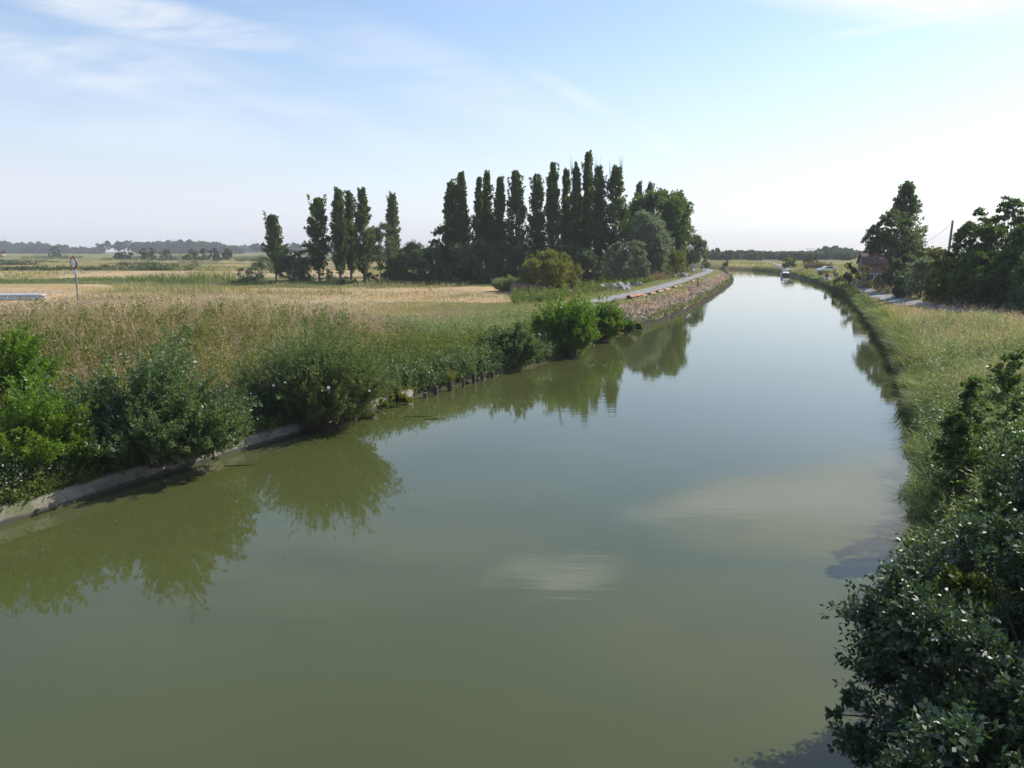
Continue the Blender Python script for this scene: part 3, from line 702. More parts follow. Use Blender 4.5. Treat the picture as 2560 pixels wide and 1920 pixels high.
def ditch_rows():
    rg = np.random.default_rng(44); lf = Geo()
    for yy, n, xa, xb, hh in ((200,420,-150,-26,.9),(231,420,-170,-30,.9),(252,200,-180,-60,.8),(272,420,-190,-34,1.0),(300,260,-210,-40,.9),(325,420,-230,-40,1.1),(352,300,-250,-60,1.3),(410,380,-290,-30,1.6),(480,380,-340,-40,1.8)):
        x = rg.uniform(xa, xb, n); x = x[lumps(x * .8, x * 0 + yy, .03, .3) > -.4]; n = len(x)
        y = yy + 3 * np.sin(x * .021) * -1 + .02 * x + rg.normal(size=n) * .6; z = lay(x, y)[0]
        k = np.repeat(np.arange(n), 26); h = hh * (.4 + .8 * rg.random(n))
        P = np.stack([x, y, z], -1)[k] + np.stack([rg.normal(size=len(k)) * .7, rg.normal(size=len(k)) * .5, h[k] * rg.random(len(k))], -1)
        V, F = leaf_quads(P, rg.normal(size=(len(k), 3)) + [0, 0, .6], .45, .22, rg); lf.add(V, F)
    tag(lf.build('ditch_scrub', M['far']), 'low scrub along the field ditches on the left', 'scrub', kind='stuff')
ditch_rows()
def flowers():
    rg = np.random.default_rng(41); g = Geo()
    for px, py, z, n, sp in ((545,1062,.9,26,.16),(640,1010,1.2,14,.12),(585,1080,.8,10,.15),(40,1135,1.3,26,.15),(52,1170,1.1,20,.14),(20,1090,1.6,18,.15),(30,1210,.9,16,.14),(640,990,1.6,8,.1),(500,900,2.6,8,.2),
                             (2320,862,2.2,40,.45),(2345,905,2.0,34,.4),(2300,900,1.9,26,.35),(1110,850,1.6,10,.4),(1130,905,1.1,8,.3)):
        x, y = ground_pt(px, py, z)
        V, F = leaf_quads(np.array([x, y, z]) + rg.normal(size=(n, 3)) * [sp, sp, sp * .45], rg.normal(size=(n, 3)) + [0, 0, .3], .05, .045, rg); g.add(V, F)
    # bindweed blooms dotted over the osier
    for k in range(16):
        x, y = ground_pt(rg.uniform(660, 930), rg.uniform(810, 1000), 2.5 * rg.random() + 1.2); 
        V, F = leaf_quads(np.array([[x, y, 1.5 + 1.8 * rg.random()]]), rg.normal(size=(1, 3)), .10, .10, rg); g.add(V, F)
    tag(g.build('wild_flowers', M['flower']), 'pale pink and white flower heads among the bank weeds', 'flowers', kind='stuff')
flowers()

# ------------------------------------------------------------------ poplars
PG = 'Lombardy poplars across the left field'
for i, (px, top, Y, w, seed, fork, lab) in enumerate([
    (691,534,133,44,101,1,'leftmost and shortest dark poplar, standing apart at the left end'),
    (799,488,127,50,102,0,'broad dark poplar second from the left, left of the tight trio'),
    (852,466,127,38,103,1,'tallest poplar, left one of the tight trio in the left group'),
    (879,472,129,29,104,0,'thinnest poplar squeezed in the middle of the left trio'),
    (911,468,126,43,105,0,'poplar with sunlit right side, right one of the left trio'),
    (984,482,150,33,106,1,'lone slim columnar poplar with double tip, between left trio and main row')]):
    poplar(lab, PG, px, top, Y, w, seed, fork=fork, bulge=.4)
RG = 'Lombardy poplars in the main row'
for i, (px, top, Y, w, seed, bare, fork, lab) in enumerate([
    (1131,447,127,40,111,0,1,'poplar at the left end of the main row, shorter than its neighbour'),
    (1158,426,126,36,112,0,0,'second poplar from the left end of the main row'),
    (1196,440,126,25,113,0,0,'thin poplar third from the left in the main row'),
    (1221,425,127,26,114,0,0,'thin pointed poplar fourth from the left in the main row'),
    (1249,437,126,28,115,0,0,'thin poplar fifth from the left, just left of the wide two-tipped one'),
    (1291,423,126,46,116,0,1,'wide two-tipped poplar just left of the gap in the main row'),
    (1342,430,126,40,117,0,1,'ragged poplar just right of the gap in the main row'),
    (1382,402,125,35,118,0,0,'blunt-topped tall poplar second right of the gap in the main row'),
    (1415,417,128,26,119,0,0,'sparse slim poplar third right of the gap in the main row'),
    (1439,403,125,31,120,1,1,'dense poplar left of the tallest pointed one in the main row'),
    (1466,375,126,28,121,0,0,'tallest poplar with a needle-like tip in the main row'),
    (1496,408,124,36,122,3,1,'poplar with bare grey twigs on top, second from the right end of the main row'),
    (1536,408,124,54,123,3,1,'widest poplar at the right end of the main row beside the broad green tree')]):
    poplar(lab, RG, px, top, Y, w, seed, bare, fork, bulge=.5)
for px, top, seed, lab in ((1592,449,131,'left one of two distant poplar tips above the broad green tree'), (1618,453,132,'right one of two distant poplar tips, a small spire above the broad green tree')):
    poplar(lab, 'poplar tips behind the broad green tree', px, top, 175, 26, seed)
poplar('pale shaggy poplar rising behind the tree by the brick house', None, 2252, 450, 112, 72, 133, fork=0, bulge=.35)

# ------------------------------------------------------------------ willows, trees and scrub of the left wood
TR = 'tree'; WG = 'grey willow scrub under the poplars'
B = broadleaf
B('broadleaf_tree', 'large round sunlit green tree at the right of the poplar row', TR, None, 1640, 468, 140, 152, 'broad', 201, .22, 56, .38, .28, 420, .4, (.20,.34))
B('willow_tree', 'large silvery willow in front of the broad green tree', TR, None, 1615, 526, 125, 100, 'willow', 202, .05, 46, .34, .14, 520, .3)
B('willow_tree', 'silver willow at the right end of the wood, above the towpath bend', TR, None, 1716, 582, 160, 84, 'willowdk', 203, .06, 36, .36, .16, 480, .25)
B('willow_bush', 'small grey bush right at the towpath bend', 'bush', None, 1764, 628, 168, 22, 'willowdk', 204, .03, 14, .30, .16, 520, .1)
B('hawthorn_tree', 'dark olive low tree between the silver willows near the towpath', TR, None, 1681, 626, 132, 78, 'yellow', 205, .06, 34, .26, .18, 600, .2)
B('willow_bush', 'pale silvery bush at the wood edge, left one of two under the widest poplar', 'bush', None, 1536, 604, 114, 48, 'willow', 206, .02, 26, .28, .13, 650, .14)
B('willow_bush', 'pale silvery bush at the wood edge, right one of two under the silvery willow', 'bush', None, 1588, 597, 114, 56, 'willow', 207, .02, 28, .28, .13, 650, .14)
B('rounded_bush', 'big rounded yellow-green bush alone in front of the poplar row', 'bush', None, 1377, 628, 97, 150, 'yellow', 208, -.22, 60, .24, .14, 700, .16, (.20,.32))
B('willow_tree', 'pale willow behind the left poplar trio', TR, None, 952, 548, 146, 62, 'willowdk', 209, .08, 28, .36, .16, 480, .22)
B('willow_bush', 'rounded dark grey-green bush between the lone poplar and the broad poplar', 'bush', None, 737, 622, 124, 76, 'willowdk', 210, -.22, 30, .28, .13, 650, .14)
B('willow_bush', 'pale loose bush left of the shortest poplar', 'bush', None, 656, 640, 126, 56, 'willow', 211, -.22, 20, .28, .12, 420, .1)
B('willow_bush', 'small pale bush at the left end of the wood edge', 'bush', None, 608, 664, 126, 30, 'willow', 212, -.22, 12, .26, .12, 420, .08)
B('willow_bush', 'pale upright bush peeping out left of the broad poplar', 'bush', None, 768, 596, 134, 34, 'willowdk', 213, -.22, 18, .28, .13, 520, .1)
B('bright_bush', 'fresh green bush below the lone slim poplar', 'bush', None, 974, 646, 121, 52, 'broad', 214, -.22, 22, .26, .18, 650, .1)
B('willow_bush', 'broad grey-green willow bush at the left foot of the main row', 'bush', None, 1058, 606, 122, 116, 'willowdk', 215, -.22, 46, .28, .12, 620, .16)
B('elder_tree', 'dark ragged tree leaning out left of the main poplar row', TR, None, 1112, 552, 128, 60, 'poplar', 216, .1, 22, .32, .22, 480, .16)
for i, (px, top, w, Y, mat, lab) in enumerate([
    (1012,632,52,128,'poplar','dark low tree between the fresh green bush and the broad willow bush'),
    (1145,622,72,121,'willowdk','dark scrub below the two leftmost poplars of the main row'),
    (1200,618,70,121,'willowdk','dark scrub below the thin poplars of the main row'),
    (1258,616,74,122,'willowdk','dark scrub left of the rounded yellow-green bush'),
    (1312,622,66,122,'willowdk','dark scrub below the gap in the main poplar row'),
    (1368,612,66,123,'poplar','dark scrub directly behind the rounded yellow-green bush'),
    (1432,624,70,121,'poplar','dark scrub right of the rounded yellow-green bush'),
    (1486,632,60,119,'willowdk','dark scrub below the bare-twigged poplar'),
    (1640,650,60,127,'willowdk','dark scrub between the silvery bushes and the dark olive tree')]):
    B('scrub_willow', lab, 'bush', WG, px, top - 14, Y, w * 1.3, mat, 230 + i, -.22, 26, .30, .15, 560, .12)
for i, (px, top, w, Y, lab) in enumerate([(820,672,50,122,'low dark bush at the foot of the left poplar trio, left one'),(868,690,60,121,'lowest dark bush at the foot of the left poplar trio, middle one'),(925,682,46,121,'low dark bush at the foot of the left poplar trio, right one')]):
    B('low_bush', lab, 'bush', 'low bushes at the feet of the left poplars', px, top, Y, w, 'willowdk', 245 + i, -.22, 14, .24, .14, 520, .06)

# ------------------------------------------------------------------ bushes of the left field
FG = 'bushes scattered in the far left field'
for i, (px, top, w, Y, mat, lab) in enumerate([
    (298,632,20,400,'far','dark low bush at the left end of the field row'),(318,628,28,398,'far','dark wide bush second from the left in the field row'),
    (360,621,18,395,'far','tall bush third from the left in the field row'),(380,620,20,393,'willowdk','paler tall bush fourth from the left in the field row'),
    (418,624,26,380,'willowdk','round lone bush in the middle of the field row'),(470,636,22,375,'yellow','low yellowish bush in the middle of the field row'),
    (483,622,20,382,'willowdk','leafy bush right of the low yellowish one in the field row'),(508,623,24,372,'willowdk','round bush third from the right in the field row'),
    (535,621,24,368,'far','dark round bush second from the right in the field row'),(567,621,21,366,'far','dark egg-shaped bush at the right end of the field row'),
    (498,645,14,360,'far','tiny low bush in front of the field row, left one'),(547,646,17,355,'far','tiny low bush in front of the field row, right one'),
    (137,617,30,520,'far','dark green bush clump in the far field in front of the left wood')]):
    B('field_bush', lab, 'bush', FG, px, top, Y, w, mat, 260 + i, -.22, 14, .75, .5, 70, .15)

# ------------------------------------------------------------------ far trees and woods
FT = 'far trees on the left horizon'
for i, (px, top, w, lab) in enumerate([(262,603,31,'round lone tree on the left horizon'),(297,604,26,'left tree of the tall row on the left horizon'),(322,603,30,'middle tree of the tall row on the left horizon'),(342,606,24,'right tree of the tall row touching the long wood'),
        (640,610,26,'far pale tree between the field row and the leftmost poplar'),(657,611,12,'small far tree beside the leftmost poplar'),(730,608,40,'far tree peeping out over the bush right of the leftmost poplar')]):
    B('far_tree', lab, TR, FT, px, top, 900, w, 'far', 300 + i, .22, 18, 1.5, 1.1, 16, .5)
def wood(name, label, spots, seed, lL=1.7):
    rg = np.random.default_rng(seed); lf = Geo()
    for px, top, w, Y in spots:
        x = x_at(px, Y, 2); g = gz(x, Y); h = max(3, z_at(top, Y) - g); ww = w / FPX * Y
        c, r = dome_clumps(ww * .55, ww * .45, -h * .1, h, 16, rg, (.3, .45))
        crown(lf, c + [x, Y, g], r, 60 / lL ** 1.2, lL, lL * .75, rg, per=10)
    tag(lf.build(name, M['far']), label, 'wood', kind='stuff')
rw = np.random.default_rng(9)
wood('far_wood', 'low blue-green wood along the far left horizon', [(px, 606 + 15 * sstep(30, 230, px) + rw.uniform(-2, 5), 30, 1000 + rw.uniform(-40, 60)) for px in range(-60, 252, 9)], 51)
wood('long_wood', 'long even wood on the left horizon behind the field bushes', [(px, np.interp(px, [345,380,470,520,560,600], [609,606,605,607,612,622]) + rw.uniform(-1.5, 3), 30, 950 + rw.uniform(-40, 50)) for px in range(348, 600, 8)], 52)
wood('horizon_trees', 'thin line of distant trees on the left horizon', [(px, 619 + rw.uniform(-4, 4), 22, 1300 + rw.uniform(-80, 80)) for px in range(585, 1000, 13)], 53, 2.2)
wood('river_wood', 'hazy line of trees behind the far bank', [(px, 634 + rw.uniform(-5, 5), 26, 520 + rw.uniform(-40, 60)) for px in range(1770, 2080, 8)] + [(px, 643 + rw.uniform(-4, 5), 24, 400 + rw.uniform(-30, 30)) for px in range(1776, 2140, 13)], 54, 1.1)
wood('hill_wood', 'rounded wooded rise left of the brick house', [(px, np.interp(px, [2030,2060,2080,2110,2140,2190], [632,621,617,622,630,634]) + rw.uniform(-1.5, 3) + q * 10, 24, 500 - q * 40 + rw.uniform(-15, 15)) for px in range(2036, 2200, 8) for q in (0, 1)], 55, 1.1)
RT = 'far trees behind the boat'
for i, (px, top, w, Y, lab) in enumerate([(1787,620,26,380,'tall pale far tree just right of the towpath bend'),(1818,627,38,350,'dark rounded far tree, second right of the towpath bend'),(1852,628,30,400,'far tree with flat top above the far bank'),
        (1872,625,30,430,'tall hazy far tree above the middle of the far bank'),(1899,631,11,420,'thin far tree standing alone above the far bank'),(1925,632,28,400,'round far tree left of the boat'),(1957,631,18,430,'small round far tree straight above the boat'),(1990,634,34,380,'broad far tree right above the bright bush')]):
    B('far_tree', lab, TR, RT, px, top, Y, w, 'far', 320 + i, .05, 16, .9, .65, 50, .3)
B('bright_bush', 'bright yellow-green round bush on the far bank near the boat', 'bush', None, 1974, 645, 225, 34, 'yellow', 340, -.22, 22, .45, .3, 180, .12)
B('dark_bush', 'dark tall bush right of the bright bush on the far bank', 'bush', None, 2026, 634, 240, 34, 'far', 341, -.22, 18, .5, .35, 150, .12)
B('dark_bush', 'small dark bush on the waterline of the far bank at the bend', 'bush', None, 1814, 653, 262, 11, 'far', 342, -.22, 10, .4, .28, 180, .08)
B('brown_hedge', 'long brown withered hedge left of the brick house', 'hedge', None, 2042, 656, 205, 76, 'brown', 343, -.22, 30, .45, .22, 170, .06, depth=.35, rr=(.3,.5))

# ------------------------------------------------------------------ right bank trees and house front planting
B('house_tree', 'large dark broad tree in front of the brick house', TR, None, 2222, 516, 100, 158, 'willowdk', 351, .30, 100, .27, .17, 430, .35, (.14,.25), cone=.85, lobes=[(-3.2, 0, 7.2, 1.6, 10), (2.2, 0, 5.0, 2.0, 12)])
B('hedge_bush', 'tall dark bush right under the house tree, hiding the end of the house', 'bush', None, 2252, 632, 96, 70, 'willowdk', 361, -.22, 36, .24, .17, 800, .12)
B('garden_bush', 'green bush at the left gable of the brick house', 'bush', None, 2124, 652, 112, 30, 'broad', 352, -.22, 18, .22, .16, 800, .08)
B('hedge_bush', 'grey bush in front of the right half of the brick house', 'bush', None, 2206, 664, 101, 34, 'willowdk', 363, -.2, 22, .2, .14, 800, .07)
B('garden_tree', 'small yellow-green tree against the brick house wall', TR, None, 2161, 664, 103, 32, 'yellow', 353, .12, 16, .18, .13, 900, .07)
B('garden_bush', 'low bush in front of the white parked car', 'bush', None, 2068, 677, 165, 44, 'yellow', 362, -.22, 14, .3, .2, 400, .06)
B('garden_bush', 'low garden bush beside the lane before the house', 'bush', None, 2102, 686, 118, 36, 'yellow', 354, -.22, 14, .2, .14, 800, .06)
B('hedge_bush', 'grey-leaved bush right of the house tree', 'bush', None, 2300, 640, 80, 62, 'willow', 355, -.22, 28, .2, .12, 1000, .1)
B('hedge_bush', 'yellow-green bush behind the grey-leaved one, under the pole', 'bush', None, 2330, 619, 88, 84, 'yellow', 356, -.22, 34, .22, .16, 900, .1)
B('hedge_bush', 'dark green bush at the foot of the house tree by the lane', 'bush', None, 2268, 662, 84, 66, 'shrub', 357, -.22, 30, .2, .15, 1000, .1)
B('hedge_tree', 'ragged ash-like tree right of the utility pole', TR, None, 2425, 510, 72, 138, 'maple', 358, -.1, 100, .22, .15, 560, .2, (.17,.28), up=.5, cone=.65)
B('hedge_tree', 'taller sparse tree second right of the utility pole', TR, None, 2502, 466, 70, 128, 'maple', 359, -.1, 100, .22, .15, 480, .2, (.16,.27), up=.6, cone=.8)
B('hedge_tree', 'tall dark tree cut by the right edge of the view', TR, None, 2580, 478, 64, 150, 'maple', 360, -.1, 100, .22, .15, 560, .2, (.17,.28), up=.5, cone=.7)
for i, (px, top, w, Y, mat, lab) in enumerate([(2360,645,84,70,'yellow','dark hedge bush below the utility pole beside the lane'),(2430,630,96,66,'broad','dark hedge bush below the ragged ash-like tree'),(2510,625,110,63,'maple','dark hedge bush below the taller sparse tree'),(2590,620,110,59,'shrub','dark hedge bush at the right edge of the view'),(2462,560,110,68,'maple','bushy middle growth between the ragged ash-like tree and the taller sparse tree'),(2545,575,100,66,'broad','greener bush between the taller sparse tree and the right edge tree')]):
    B('hedge_bush', lab, 'bush', 'hedge along the lane', px, top, Y, w, mat, 365 + i, -.22, 40, .2, .15, 900, .12)

# ------------------------------------------------------------------ near bushes of the left bank
SB = stem_bush
def at_bank(px, py, dx=0.0, dy=0.0):
    x, y = ground_pt(px, py, 0); return x + dx, y + dy
x, y = at_bank(375, 1200, -.3, .9)
SB('leafy_bush', 'big dark-leaved bush overhanging the concrete edge near the left', x, y, 5.3, 3.6, 'shrub', 401, 400, 84, .11, .06, .009, spread=.66, droop=.3)
x, y = at_bank(800, 1078, -.2, .6)
SB('osier_bush', 'large upright osier bush with bindweed blooms at the end of the concrete edge', x, y, 5.9, 4.0, 'osier', 402, 460, 84, .115, .036, .009, spread=.45, droop=.1, ang=.55, fan=1.15)
x, y = at_bank(20, 1300, -.8, 2.0)
SB('bright_shrub', 'bright green leafy shrub at the left edge of the view above the concrete edge', x, y, 4.4, 2.7, 'bright', 403, 230, 64, .09, .055, .008, spread=.6, droop=.2)
x, y = at_bank(0, 1310, -3.6, 5.0)
SB('bright_shrub', 'bright green shrub higher on the slope at the left edge of the view', x, y, 4.4, 2.8, 'bright', 404, 240, 64, .09, .055, .008, spread=.55, droop=.2)
x, y = at_bank(215, 1245, -.8, 1.2)
SB('low_shrub', 'low bright green bramble between the shrub and the dark-leaved bush', x, y, 2.6, 1.0, 'bright', 405, 120, 60, .085, .05, .006, spread=.7, droop=.3)
for i, (px, py, w, h, mat, lab) in enumerate([(455,1160,1.8,.75,'weed','low bramble hanging over the concrete edge right of the dark-leaved bush'),(860,1050,2.2,1.0,'osier','low leafy growth hanging over the concrete edge under the osier bush'),(930,1028,1.8,.9,'weed','low yellow-green growth near the end of the concrete edge'),(985,1010,1.5,.7,'yellow','low yellowish tuft at the very end of the concrete edge')]):
    x, y = at_bank(px, py, 0, .25)
    SB('low_shrub', lab, x, y, w, h, mat, 412 + i, 90, 50, .085, .045, .006, spread=.8, droop=.5)
x, y = at_bank(1292, 930, -.3, .8)
SB('alder_bush', 'low dark leafy bush at the water, left of the two rounded bright bushes', x, y, 3.2, 2.1, 'shrub', 406, 200, 60, .12, .075, .008, spread=.6, droop=.2, per_bough=3)
x, y = at_bank(1420, 893, -.1, .6)
SB('alder_bush', 'large rounded bright green bush growing out of the left waterline', x, y, 3.9, 3.75, 'bright', 407, 260, 74, .135, .085, .012, spread=.5, droop=.2, per_bough=3)
x, y = at_bank(1508, 856, -.1, .7)
SB('alder_bush', 'rounded green bush on the left waterline, next to the earth bank', x, y, 3.0, 3.05, 'bright', 408, 210, 70, .135, .085, .01, spread=.5, droop=.2, per_bough=3)
x, y = at_bank(1565, 838, 0, .5)
SB('small_bush', 'small green bush at the start of the earth bank', x, y, 1.1, 1.2, 'broad', 409, 90, 50, .12, .07, .006, spread=.5)
x, y = at_bank(1592, 826, .1, .3)
SB('small_bush', 'smallest bright bush at the foot of the earth bank', x, y, .9, .55, 'bright', 410, 60, 40, .12, .07, .006, spread=.6)
xr, yr = ground_pt(1270, 727, 1.25)
SB('reed_clump', 'grey-green reed clump left of the rounded yellow-green bush', xr, yr, 4.6, 1.8, 'reed', 411, 420, 36, .35, .05, .008, spread=.4, ang=.35, twigs=1, cat='reeds')

# ------------------------------------------------------------------ near bushes of the right bank (below the bridge)
def bank_r(Y, off):
    """a point off metres inland from the right waterline at depth Y"""
    b = sub_line(RB, 0, 200, .25); i = int(np.argmin(np.abs(b[:, 1] - Y))); T = unit(b[i + 1] - b[i])
    return b[i][0] + T[1] * off, b[i][1] - T[0] * off
def glossy_bush(label, x, y, w, h, seed, nl, lL=.075, lW=.042, lobes=(), nc=90):
    rg = np.random.default_rng(seed); g = max(gz(x, y), .1)
    root = empty('glossy_bush', (x, y, g - .05), label, 'bush')
    lf = Geo(); br = Geo()
    c, r = dome_clumps(w * .5, w * .5, -.2, h, nc, rg, (.17, .28))
    for (lx, ly, lz, lr, ln) in lobes:
        v = sph(ln, rg, -.8) * (.45 + .5 * rg.random(ln))[:, None]
        c = np.vstack([c, v * lr + [lx, ly, lz]]); r = np.r_[r, lr * (.35 + .2 * rg.random(ln))]
    k = c[:, 2] + r > h * 1.02; c[k, 2] = h * 1.02 - r[k] * .8
    tot = (r ** 2).sum()
    for ci, ri in zip(c, r):
        m = max(5, int(nl * ri * ri / tot / 15))
        d = unit(sph(m, rg, -.6) + unit(ci - [0, 0, h * .35]) * .7 + [0, 0, .3])
        shoots(lf, br if ri > 0 and m < 400 else None, ci - d * ri * .1, d, ri * (.7 + .8 * rg.random(m)), 15, lL, lW, rg, .12, jit=.03, bend=np.array([[0, 0, -.06]] * m), stem=.004, ang=.85, seg=3)
    for ci in c[::4]:
        md = ci * .5 + [0, 0, .15]
        br.tube(np.array([[0, 0, 0], md, ci]), [.03, .022, .008], 5)
    br.build('branches', M['twig'], root); lf.build('foliage', M['glossy'], root)
x, y = bank_r(8.5, .95)
glossy_bush('large dark glossy-leaved bush leaning over the water at the lower right', x, y, 4.6, 2.5, 421, 84000, .08, .042, [(-1.75, .25, 1.6, .5, 14), (-2.1, -.3, .35, .55, 14), (-1.6, -1.0, .6, .8, 16), (-2.55, -.4, .85, .22, 4), (.9, .9, 2.3, .7, 14), (-.2, .8, 2.1, .6, 12), (1.8, -.6, 2.2, .7, 12)])
x, y = bank_r(5.7, .7)
glossy_bush('nearest dark glossy bush in the bottom right corner', x, y, 3.4, 2.2, 422, 45000, .085, .05, [(-1.6, .3, .6, .6, 10)], 60)
x, y = bank_r(11.2, 2.6)
glossy_bush('silvery glinting glossy bush behind the large dark one at the right edge', x, y, 4.0, 2.9, 423, 52000, .08, .042, [(1.2, .5, 2.6, .8, 14), (-1.3, .2, 1.9, .6, 12)])
def sapling(label, x, y, h, seed, w=1.0, n=60):
    rg = np.random.default_rng(seed); g = gz(x, y)
    root = empty('sapling', (x, y, g - .05), label, 'young tree', 'saplings on the right bank')
    lf = Geo(); br = Geo()
    tt = np.linspace(0, 1, 7); ax = np.stack([.05 * h * tt ** 2 * rg.normal(), .05 * h * tt ** 2 * rg.normal(), 0 * tt], -1) if False else np.stack([.03 * h * np.sin(3 * tt), 0 * tt, h * tt], -1)
    br.tube(ax, .028 * (1.1 - tt), 5)
    t = .12 + .86 * rg.random(n); a = rg.random(n) * 6.283
    p = np.stack([.03 * h * np.sin(3 * t), 0 * t, h * t], -1)
    d = np.stack([np.cos(a), np.sin(a), .45 + 0 * a], -1)
    shoots(lf, br, p, d, w * (.25 + .6 * (1 - t)) * (.5 + .6 * rg.random(n)), 26, .105, .075, rg, .12, jit=.05, bend=np.array([[0, 0, -.1]] * n), stem=.006, ang=.9)
    br.build('stem', M['twig'], root); lf.build('foliage', M['maple'], root)
for px, top, Y, seed, w, lab in ((2508,872,17.0,431,1.25,'tallest leafy sapling standing above the right bank grass'),(2422,940,17.6,432,1.0,'slimmer sapling left of the tallest one on the right bank'),(2388,1022,16.2,433,.9,'short sapling at the left of the three on the right bank')):
    x = x_at(px, Y, 3); sapling(lab, x, Y, z_at(top, Y) - gz(x, Y), seed, w, 80)
for i, (Y, off, w, h, mat, lab) in enumerate([(14.2,1.7,2.2,1.8,'maple','green shrub on the right bank below the saplings'),(16.5,3.4,3.4,2.6,'maple','green shrub right of the tallest sapling at the edge of the view'),(14.6,2.6,3.0,2.5,'shrub','dark green shrub between the tallest sapling and the glinting glossy bush'),(11.6,.35,1.6,.9,'weed','yellow-green grassy clump at the right waterline')]):
    x, y = bank_r(Y, off); SB('bank_shrub', lab, x, y, w, h, mat, 440 + i, 150, 50, .09, .055, .007, group='shrubs on the right bank', spread=.55, droop=.2)

# ------------------------------------------------------------------ concrete edge and stumps
def concrete_edge():
    line = sub_line(LB, S0 - 30, S_WALL, .5)
    T = unit(np.gradient(line, axis=0)); Nn = np.stack([-T[:, 1], T[:, 0]], -1)
    rg = np.random.default_rng(61)
    prof = [(-.15, -.8), (-.15, .40), (-.12, .43), (.30, .45), (.34, .42), (.34, -.8)]
    V = []; k = len(prof)
    for i in range(len(line)):
        for u, z in prof:
            p = line[i] + Nn[i] * (u + .012 * rg.normal())
            V.append((p[0], p[1], z + (.02 * math.sin(i * .23) + .010 * rg.normal() if z > 0 else 0)))
    F = [(i * k + j, i * k + j + 1, (i + 1) * k + j + 1, (i + 1) * k + j) for i in range(len(line) - 1) for j in range(k - 1)]
    n = len(line) - 1
    F += [(n * k, n * k + 1, n * k + 4, n * k + 5), (n * k + 1, n * k + 2, n * k + 3, n * k + 4)]
    tag(quads('canal_edge_wall', V, F, M['concrete']), 'low weathered concrete edge along the near left waterline', 'wall')
concrete_edge()
for i, (px, py, h, r, lab) in enumerate([(1048,992,.22,.10,'lowest rotten stump at the end of the concrete edge'),(1075,986,.40,.095,'first upright wooden stump right of the concrete edge'),(1113,975,.42,.13,'thickest stump with a tuft of weed growing on top'),(1145,966,.46,.08,'thin stump right of the weed-topped one'),
        (1170,957,.50,.10,'tall stump in the middle of the row'),(1193,951,.46,.09,'stump right of the tall middle one'),(1218,944,.32,.10,'short stump next to the thin stake'),(1237,941,.50,.04,'thin stake at the right end of the stump row')]):
    x, y = ground_pt(px, py, 0); x += .30; y -= .16; rg = np.random.default_rng(70 + i)
    g = Geo(); tt = np.linspace(0, 1, 5)
    g.tube(np.stack([.04 * rg.normal() * tt, .04 * rg.normal() * tt, -.8 + (h + .8) * tt], -1), r * (1 + .06 * rg.normal(size=5)), 9)
    top = g.V[0][-9:]; g.add(np.vstack([top, [top.mean(0) + [0, 0, .03]]]), [(j, (j + 1) % 9, 9, 9) for j in range(0, 9)])
    V = np.vstack(g.V)
    bm = bmesh.new(); vs = [bm.verts.new(v) for v in V]
    for f in np.vstack(g.F):
        ids = list(dict.fromkeys(f)); bm.faces.new([vs[k] for k in ids])
    me = bpy.data.meshes.new('stump'); bm.to_mesh(me); bm.free(); me.materials.append(M['wetwood'])
    o = bpy.data.objects.new('wooden_stump', me); col.objects.link(o); o.location = (x, y, 0)
    tag(o, lab, 'stump', 'wooden stumps along the left waterline')
    if i == 2:
        lf = Geo(); d = sph(30, rg, .0) + [0, 0, .7]
        shoots(lf, None, np.zeros((30, 3)), d, .5, 22, .09, .03, rg, .1, jit=.05)
        tag(lf.build('weed_tuft', M['yellow'], loc=(x, y, h + .02)), 'yellow-green weed tuft growing on the thickest stump', 'weed')

def revetment():
    line = sub_line(LB, S_EARTH + 1, S_EARTH + 150, .5); T = unit(np.gradient(line, axis=0)); Nn = np.stack([-T[:, 1], T[:, 0]], -1)
    rg = np.random.default_rng(62); prof = [(-.12, -.6), (-.12, .2), (.16, .2), (.16, -.6)]; V = []; k = 4
    for i in range(len(line)):
        e = .07 * rg.normal()
        for u, z in prof:
            p = line[i] + Nn[i] * (u + .03 * rg.normal()); V.append((p[0], p[1], z + (e if z > 0 else 0)))
    n = len(line) - 1
    F = [(i * k + j, i * k + j + 1, (i + 1) * k + j + 1, (i + 1) * k + j) for i in range(n) for j in range(k - 1)] + [(0, 1, 2, 3), (n * k, n * k + 1, n * k + 2, n * k + 3)]
    tag(quads('bank_revetment', V, F, M['mud']), 'low dark timber edging at the foot of the bare earth bank', 'revetment')
revetment()

# ------------------------------------------------------------------ road sign and guardrail
def disc(r, t, n=36, axis_y=True, sx=1.0, sz=1.0):
    bm = bmesh.new(); bmesh.ops.create_cone(bm, cap_ends=True, segments=n, radius1=r, radius2=r, depth=t, matrix=Matrix.Rotation(R(90), 4, 'X'))
    bmesh.ops.scale(bm, vec=(sx, 1, sz), verts=bm.verts); return bm
def bm_obj(name, bm, mat, parent=None, loc=(0, 0, 0), rot=(0, 0, 0)):
    me = bpy.data.meshes.new(name); bm.to_mesh(me); bm.free(); me.materials.append(mat)
    o = bpy.data.objects.new(name, me); col.objects.link(o); o.parent = parent; o.location = loc; o.rotation_euler = rot; return o
Ys = 32.4; xs = x_at(196, Ys, 4.0); zs = gz(xs, Ys)
hs = z_at(641, Ys) - zs
rs = empty('road_sign', (xs, Ys, zs), 'round red-rimmed white road sign on a grey post on the left embankment', 'road sign', rz=R(-34))
g = Geo(); g.tube([(0, .03, -.2), (0, .03, hs - .02)], .035, 10); g.build('post', M['postgrey'], rs, True)
zc = hs - .27
bm_obj('sign_plate', disc(.27, .03, 40), M['signback'], rs, (0, 0, zc))
bm_obj('red_rim', disc(.264, .006, 40), M['red'], rs, (0, -.019, zc))
bm_obj('white_face', disc(.185, .006, 40), M['white'], rs, (0, -.0235, zc))
